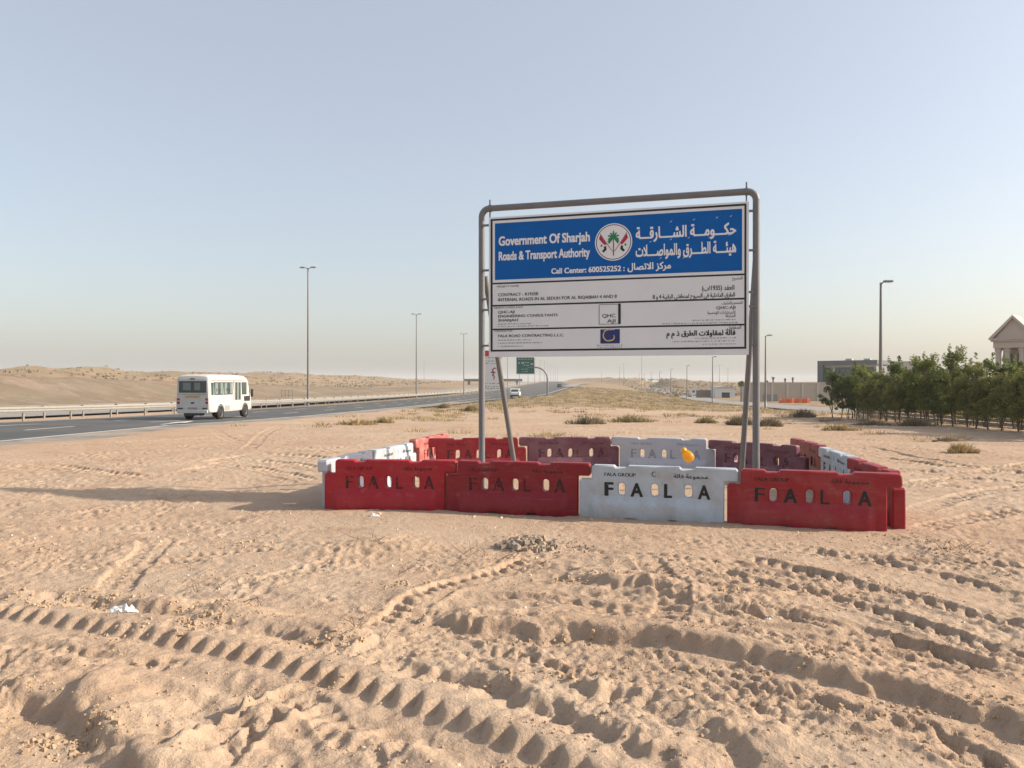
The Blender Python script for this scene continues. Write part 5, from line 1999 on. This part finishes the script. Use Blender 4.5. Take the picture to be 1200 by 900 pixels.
rf.add([(-0.5, 3.001, vt), (VW / 2, 3.001, ap - 0.03), (VW + 0.5, 3.001, vt), (-0.5, 17, vt), (VW / 2, 17, ap - 0.03), (VW + 0.5, 17, vt)], [(0, 1, 4, 3), (1, 2, 5, 4), (3, 4, 5)])
rf.build("roof", M_ROOF, villa)
MB().box((-0.15, 3.3, vt - 0.298), (1.2, 6.0, vt + 1.5)).build("parapet", M_STONE, villa)
MB().box((-0.3, 3.1, vt + 1.502), (1.3, 6.2, vt + 1.7)).build("coping", M_STONE, villa)
MB().box((6.2, 3.0, vt - 0.298), (18.2, 18.2, vt + 0.6)).build("parapet", M_STONE, villa)
colm = MB()
colm.lathe([(0.46, 0.0), (0.46, 0.25), (0.38, 0.35), (0.36, vt - 2.1), (0.40, vt - 1.85), (0.48, vt - 1.7), (0.48, vt - 1.352)], 16)
cme = colm.mesh("column")
cme.materials.append(M_STONE)
for x in (0.45, 1.55, VW - 1.55, VW - 0.45):
    obj("column", cme, villa, None, (x, 0.3, 0))
for x in (0.9, 2.1, 3.3, 7.5, 9.5, 11.5):
    for z0, z1 in ((1.2, 3.6), (5.2, 7.6)):
        w_ = MB().box((x, 2.94, z0), (x + 0.8, 2.997, z1)).build("window", M_GLASSB, villa)
        MB().box((x - 0.1, 2.9, z0 - 0.12), (x + 0.9, 2.996, z0 - 0.002)).build("sill", M_STONE, w_)

# compound wall
wd0 = 172.0
wa, wb = P(868, 449, wd0), P(990, 449, wd0)
cw = thing("compound_wall", "long beige compound wall left of the glass building", "wall", (wa.x, wd0, -3.2))
hgt = wa.z + 3.2
MB().box((0, 0, 0), (wb.x - wa.x, 0.3, hgt)).build("wall", M_WALLB, cw)
MB().box((-0.1, -0.06, hgt + 0.002), (wb.x - wa.x + 0.1, 0.36, hgt + 0.18)).build("coping", M_BEIGE, cw)
k = 0.0
while k < wb.x - wa.x:
    MB().box((k, -0.16, 0), (k + 0.45, -0.002, hgt - 0.05)).build("pier", M_BEIGE, cw)
    k += 3.4
MB().box((5.0, -0.08, 0), (8.2, -0.0025, 2.3)).build("gate", M_CONC, cw)
gh = thing("gate_house", "boxy beige gate house standing over the compound wall", "building", (P(896, 0, 178).x, 178, -3.2))
gt = P(0, 450, 178).z + 3.2
MB().box((0, 0, 0), (4.3, 4, gt)).build("wall", M_BEIGE, gh)
MB().box((-0.15, -0.15, gt + 0.002), (4.45, 4.15, gt + 0.25)).build("parapet", M_WALLB, gh)
MB().box((1.2, -0.03, 4.2), (2.6, -0.002, 5.0)).build("window", M_GLASSB, gh)
wh = P(848, 452, 230)
shed = thing("white_shed", "low white shed below the hill, left of the compound wall", "building", (P(838, 0, 230).x, 230, -3.4))
sh_h = P(0, 454.5, 230).z + 3.4
MB().box((0, 0, 0), (5.9, 5, sh_h)).build("wall", M_SWHITE, shed)
MB().prism([(-0.3, sh_h + 0.002), (6.2, sh_h + 0.002), (6.2, sh_h + 0.15), (2.9, sh_h + 0.5), (-0.3, sh_h + 0.15)], -0.3, 5.3).build("roof", M_CLAD2, shed)
MB().box((2, -0.04, 0), (4.4, -0.002, 2.1)).build("door", M_DARK, shed)
bw = thing("low_brown_wall", "low brown block wall between the site cabin and the white shed", "wall", (P(816, 0, 235).x, 235, -3.4))
MB().box((0, 0, 0), (5.6, 0.3, P(0, 457.5, 235).z + 3.4)).build("wall", M_BROWNW, bw)
MB().box((-0.05, -0.05, P(0, 457.5, 235).z + 3.402), (5.65, 0.35, P(0, 457.5, 235).z + 3.55)).build("coping", M_WALLB, bw)
wh2 = P(810, 455, 270)
cab = thing("site_cabin", "small white site cabin at the foot of the hill beside a light pole", "cabin", (wh2.x, 270, gz_at(wh2.x, 270) - 0.2))
MB().box((0, 0, 0), (3.0, 2.4, 2.7)).build("wall", M_SWHITE, cab)
MB().box((-0.1, -0.1, 2.702), (3.1, 2.5, 2.85)).build("roof", M_CLAD2, cab)
MB().box((1.8, -0.03, 0.1), (2.6, -0.002, 2.1)).build("door", M_DARK, cab)
MB().box((0.4, -0.03, 1.2), (1.3, -0.002, 2.0)).build("window", M_GLASSB, cab)

# orange safety netting
nd = 150.0
na = P(913, 474, nd)
net = thing("safety_netting", "bright orange safety netting fence before the compound wall", "netting", (na.x, nd, float(z_side(nd)) - 0.3))
nw = (950 - 913) / 900 * nd
npn = 8
for i in range(npn + 1):
    MB().tube([(nw * i / npn, 0.3 * math.sin(i * 1.7), -0.1), (nw * i / npn, 0.3 * math.sin(i * 1.7), 1.5)], 0.04, 6).build("post", M_TWIG, net)
for i in range(npn):
    c = MB()
    a = Vector((nw * i / npn, 0.3 * math.sin(i * 1.7), 0))
    b = Vector((nw * (i + 1) / npn, 0.3 * math.sin((i + 1) * 1.7), 0))
    rr_ = random.Random(i)
    for j in range(12):
        u = (j + 0.5) / 12
        p = a.lerp(b, u)
        top = 1.3 - 0.25 * math.sin(math.pi * u) - rr_.uniform(0, 0.12)
        c.box((p.x - nw / npn / 24 * 0.8, p.y - 0.01, 0.05), (p.x + nw / npn / 24 * 0.8, p.y + 0.01, top))
    for z in (0.25, 0.6, 0.95):
        c.add([(a.x, a.y - 0.02, z), (b.x, b.y - 0.02, z), (b.x, b.y - 0.02, z + 0.2), (a.x, a.y - 0.02, z + 0.2)], [(0, 1, 2, 3)])
    c.build("net_panel", M_NET, net)

# small palms over the wall and a round tree
M_PALM = leaf_mat("palm_frond", (0.05, 0.06, 0.03), (0.09, 0.09, 0.045), 0.1)


def palm(label, px, top_py, d, seed, spread=0.8):
    r = random.Random(seed)
    p = P(px, top_py, d)
    base = -3.2
    h = p.z - base
    t = thing("palm_tree", label, "palm", (p.x, d, base), 0.0, "bound palms above the compound wall")
    MB().tube([(0, 0, 0), (0.05, 0, h * 0.5), (0.0, 0, h - 0.6)], [0.24, 0.19, 0.17], 8).build("trunk", M_BARK, t)
    c = MB()
    for k in range(22):
        a = r.uniform(0, 6.28)
        l_ = spread * r.uniform(0.7, 1.2)
        up_ = r.uniform(0.3, 1.1)
        p0 = Vector((0, 0, h - 0.8))
        p1 = p0 + Vector((math.cos(a) * l_ * 0.5, math.sin(a) * l_ * 0.5, up_ * 0.8))
        p2 = p0 + Vector((math.cos(a) * l_, math.sin(a) * l_, up_ * 0.7))
        s_ = Vector((-math.sin(a), math.cos(a), 0)) * 0.13
        c.add([p0 - s_ * .4, p0 + s_ * .4, p1 + s_, p1 - s_, p2], [(0, 1, 2, 3), (3, 2, 4)])
    c.build("crown", M_PALM, t)
    return t


palm("leftmost small palm above the compound wall, next to the sign's pole", 899, 446, 186, 1, 0.5)
palm("palm with a round tuft above the compound wall, second from the left", 906, 441.5, 186, 2, 0.55)
palm("slim palm above the wall, third from the left, leaning right", 920, 443.5, 186, 3, 0.4)
palm("slim palm above the wall nearest the glass building", 929, 442, 186, 4, 0.45)
rt = P(868.5, 450, 165)
rtree = thing("round_tree", "small round dark tree seen left of the sign's right pole", "tree", (rt.x, 165, -2.6))
MB().tube([(0, 0, -0.2), (0.05, 0, 2.0), (0, 0, rt.z + 2.4)], [0.12, 0.1, 0.05], 8).build("trunk", M_BARK, rtree)
c = MB()
c.add(*leaf_cloud([(0, 0, rt.z + 2.6, (0.7, 0.7, 0.65), 1), (0.2, 0, rt.z + 2.9, (0.4, 0.4, 0.4), 0.5)], 700, 0.12, random.Random(4)))
c.build("crown", M_LEAF2, rtree)

# ================================================================== LEFT FAR: overpass, gate frame
M_BRIDGE = mat("bridge_concrete", (0.16, 0.155, 0.14), 0.85, 0.1, 0.3)
od = 430.0
oa, ob = P(543, 446, od), P(612, 446, od)
ovp = thing("overpass", "dark low overpass deck crossing far behind the notice board", "bridge", (oa.x, od, z_main(od) - 1.0))
oz = P(0, 447.5, od).z - float(z_main(od)) + 1.0
MB().box((0, 0, oz + 0.3), (ob.x - oa.x, 6, oz + 1.0)).build("deck", M_BRIDGE, ovp)
MB().box((0, -0.2, oz + 1.002), (ob.x - oa.x, 0.1, oz + 1.7)).build("parapet", M_BRIDGE, ovp)
for k in range(4):
    x = 3 + k * (ob.x - oa.x - 6) / 3
    MB().box((x - 0.6, 1, -1), (x + 0.6, 5, oz + 0.298)).build("pier", M_BRIDGE, ovp)
fgx, fgy = P(330, 460, 150).x, 150.0
fz = gz_at(fgx, fgy)
fr = thing("field_gate", "small post-and-rail field gate on the embankment right of the bus", "gate", (fgx, fgy, fz - 0.1))
for x in (0, 0.7, 1.4, 2.1):
    MB().box((x - 0.04, -0.04, 0), (x + 0.04, 0.04, 1.7)).build("post", M_POST, fr)
for z in (0.5, 1.5):
    MB().box((0, -0.03, z), (2.1, -0.0405 + 0.03, z + 0.06)).build("rail", M_POST, fr)

# ================================================================== SMALL THINGS ON THE SAND
M_STONEG = mat("rubble", (0.27, 0.22, 0.175), 0.9, 0.3, 25.0, dust=(0.5, 0.38, 0.26), dust_amt=0.6, dscale=20)
M_CLOD = mat("clod", (0.40, 0.285, 0.185), 0.95, 0.25, 30.0)
M_PEB = mat("pebble_pale", (0.60, 0.52, 0.42), 0.8, 0.25, 30.0)


def stone(mb_, x, y, z, s_, r):
    bm = [(1, 0, 0), (-1, 0, 0), (0, 1, 0), (0, -1, 0), (0, 0, 1), (0, 0, -1)]
    M0 = Matrix.Rotation(r.uniform(0, 6.28), 3, 'Z') @ Matrix.Rotation(r.uniform(-0.6, 0.6), 3, 'X')
    v = []
    for q in ((-1, -1, -1), (1, -1, -1), (1, 1, -1), (-1, 1, -1), (-0.7, -0.7, 1), (0.7, -0.7, 1), (0.7, 0.7, 1), (-0.7, 0.7, 1)):
        p = M0 @ Vector((q[0] * r.uniform(0.5, 1), q[1] * r.uniform(0.4, 0.9), q[2] * r.uniform(0.4, 0.75)))
        v.append((x + p.x * s_, y + p.y * s_, z + p.z * s_))
    mb_.add(v, [(0, 3, 2, 1), (4, 5, 6, 7), (0, 1, 5, 4), (1, 2, 6, 5), (2, 3, 7, 6), (3, 0, 4, 7)])


def scatter(name, label, cat, spots, m, seed, embed=0.3):
    r = random.Random(seed)
    xs_, ys_, ss_ = [], [], []
    for cx, cy, rx, ry, n, s0, s1 in spots:
        for _ in range(n):
            a = r.uniform(0, 6.28)
            q = r.random() ** 0.6
            xs_.append(cx + math.cos(a) * q * rx)
            ys_.append(cy + math.sin(a) * q * ry)
            ss_.append(s0 + (s1 - s0) * r.random() ** 2.5)
    zs_ = sand_height(np.array(xs_), np.array(ys_))
    mb_ = MB()
    for x, y, z, s_ in zip(xs_, ys_, zs_, ss_):
        stone(mb_, x, y, float(z) + s_ * embed, s_, r)
    o = mb_.build(name, m)
    tag(o, label, cat, kind="stuff")


hx_, hy_ = G(620, 640)
scatter("rubble_heap", "small heap of grey broken rubble on the sand before the barriers", "rubble", [(hx_, hy_, 0.40, 0.30, 190, 0.02, 0.06), (hx_ - 0.15, hy_ + 0.05, 0.2, 0.2, 60, 0.03, 0.06), (hx_ + 0.2, hy_, 0.6, 0.4, 90, 0.01, 0.03)], M_STONEG, 1, 0.4)
cl_ = []
for px, py, n, rx, ry in ((60, 712, 120, 0.6, 0.22), (120, 706, 90, 0.4, 0.2), (250, 716, 160, 0.4, 0.22), (60, 640, 80, 0.8, 0.4), (240, 736, 90, 0.25, 0.15), (90, 872, 120, 0.3, 0.16), (170, 745, 50, 0.5, 0.2),
                          (380, 760, 60, 0.3, 0.15), (280, 640, 60, 0.5, 0.3), (470, 685, 60, 0.5, 0.2), (860, 700, 60, 0.2, 0.12), (700, 680, 90, 0.8, 0.12), (900, 790, 70, 0.7, 0.12), (1080, 840, 70, 0.6, 0.12),
                          (640, 752, 60, 0.6, 0.1), (600, 804, 80, 0.6, 0.1), (1120, 645, 80, 0.5, 0.2), (980, 700, 60, 1.2, 0.6), (1050, 630, 60, 0.8, 0.4)):
    x, y = G(px, py)
    cl_.append((x, y, rx, ry, n, 0.006, 0.026))
scatter("sand_clods", "crumbled sand clods lying along the wheel ruts", "clods", cl_, M_CLOD, 2, 0.2)
scatter("pebbles", "pale pebbles strewn over the sand", "pebbles", [(0.0, 6.5, 5.0, 3.0, 260, 0.004, 0.016), (2.0, 9.5, 6.0, 2.0, 220, 0.006, 0.02), (-4.0, 10.5, 4.0, 3.0, 160, 0.006, 0.02), (0.3, 11.4, 3.0, 0.3, 40, 0.01, 0.035)], M_PEB, 3, 0.2)

gr_ = []
rgr = random.Random(21)
for k in range(260):
    yy_ = 3.6 + 7.5 * rgr.random() ** 1.4
    xx_ = rgr.uniform(-0.7, 0.7) * yy_
    gr_.append((xx_, yy_, rgr.uniform(0.08, 0.5), rgr.uniform(0.05, 0.3), 22, 0.0025, 0.013))
scatter("sand_grit", "fine grit and crumbs of crust all over the near sand", "grit", gr_, M_CLOD, 22, 0.25)

# dry twigs
tw = MB()
r = random.Random(12)
for px, py, n in ((440, 748, 7), (255, 690, 6), (560, 650, 8), (590, 655, 8), (430, 640, 6), (480, 668, 8), (1120, 640, 14), (300, 720, 6)):
    x, y = G(px, py)
    for k in range(n):
        ax_, ay_ = x + r.uniform(-0.2, 0.2), y + r.uniform(-0.15, 0.15)
        z = sand_at(ax_, ay_)
        a = r.uniform(0, 6.28)
        l_ = r.uniform(0.08, 0.24)
        tw.tube([(ax_, ay_, z - 0.01), (ax_ + math.cos(a) * l_ * 0.5, ay_ + math.sin(a) * l_ * 0.5, z + l_ * r.uniform(0.1, 0.5)), (ax_ + math.cos(a) * l_, ay_ + math.sin(a) * l_, z + l_ * r.uniform(0.1, 0.7))], [0.004, 0.003, 0.0015], 4)
tag(tw.build("dry_twigs", M_TWIG), "thin dry twigs lying on the sand", "twigs", kind="stuff")

# white plastic scrap
M_SCRAP = mat("white_plastic", (0.80, 0.80, 0.79), 0.4, 0.04, 8.0, transl=0.2)


def litter(label, px, py, w, d_, h, seed, rz):
    x, y = G(px, py)
    r = random.Random(seed)
    z = max(sand_at(x + a, y + b) for a in (-0.08, 0, 0.08) for b in (-0.05, 0, 0.05))
    nx, ny = 18, 12
    U, V = np.meshgrid(np.linspace(-1, 1, nx), np.linspace(-1, 1, ny))
    fold = np.abs(noise2(U * 2.1 + seed, V * 2.1, seed)) + 0.5 * np.abs(noise2(U * 5 + seed, V * 5, seed + 1))
    env = np.clip(1 - 0.75 * (U * U + V * V) * 0.7, 0, 1)
    Z_ = h * (0.25 + fold) * env
    X_ = U * w / 2 * (1 + 0.15 * noise2(V * 2, U, seed)) * (1 - 0.35 * V * U)
    Y_ = V * d_ / 2 * (1 + 0.25 * noise2(U * 2, V, seed + 3))
    o = obj("plastic_scrap", grid_mesh("plastic_scrap", X_, Y_, Z_, M_SCRAP), None, None, (x, y, z - 0.01))
    o.rotation_euler.z = rz
    tag(o, label, "litter")


litter("crumpled white plastic scrap on the sand at the left", 143, 724, 0.19, 0.13, 0.065, 3, 0.4)
litter("tiny white scrap among the tyre prints on the right", 901, 732, 0.05, 0.04, 0.02, 5, 0.2)
litter("pale scrap lying before the leftmost front barrier", 438, 607, 0.14, 0.08, 0.05, 7, 0.2)

# ================================================================== HAZE
HAZE = 0.0003
if HAZE > 0:
    hz = MB().box((-3700, -3600, -8.0), (3700, 3600, 26.0))
    me = hz.mesh("haze")
    hm = bpy.data.materials.new("haze")
    hm.use_nodes = True
    n, l = hm.node_tree.nodes, hm.node_tree.links
    n.remove(n["Principled BSDF"])
    pv = n.new("ShaderNodeVolumePrincipled")
    pv.inputs["Color"].default_value = (0.995, 0.995, 0.995, 1)
    pv.inputs["Density"].default_value = HAZE
    pv.inputs["Anisotropy"].default_value = 0.0
    l.new(pv.outputs[0], n["Material Output"].inputs["Volume"])
    me.materials.append(hm)
    ho = obj("haze", me)
    tag(ho, "pale dusty air over the whole plain", "haze", kind="stuff")
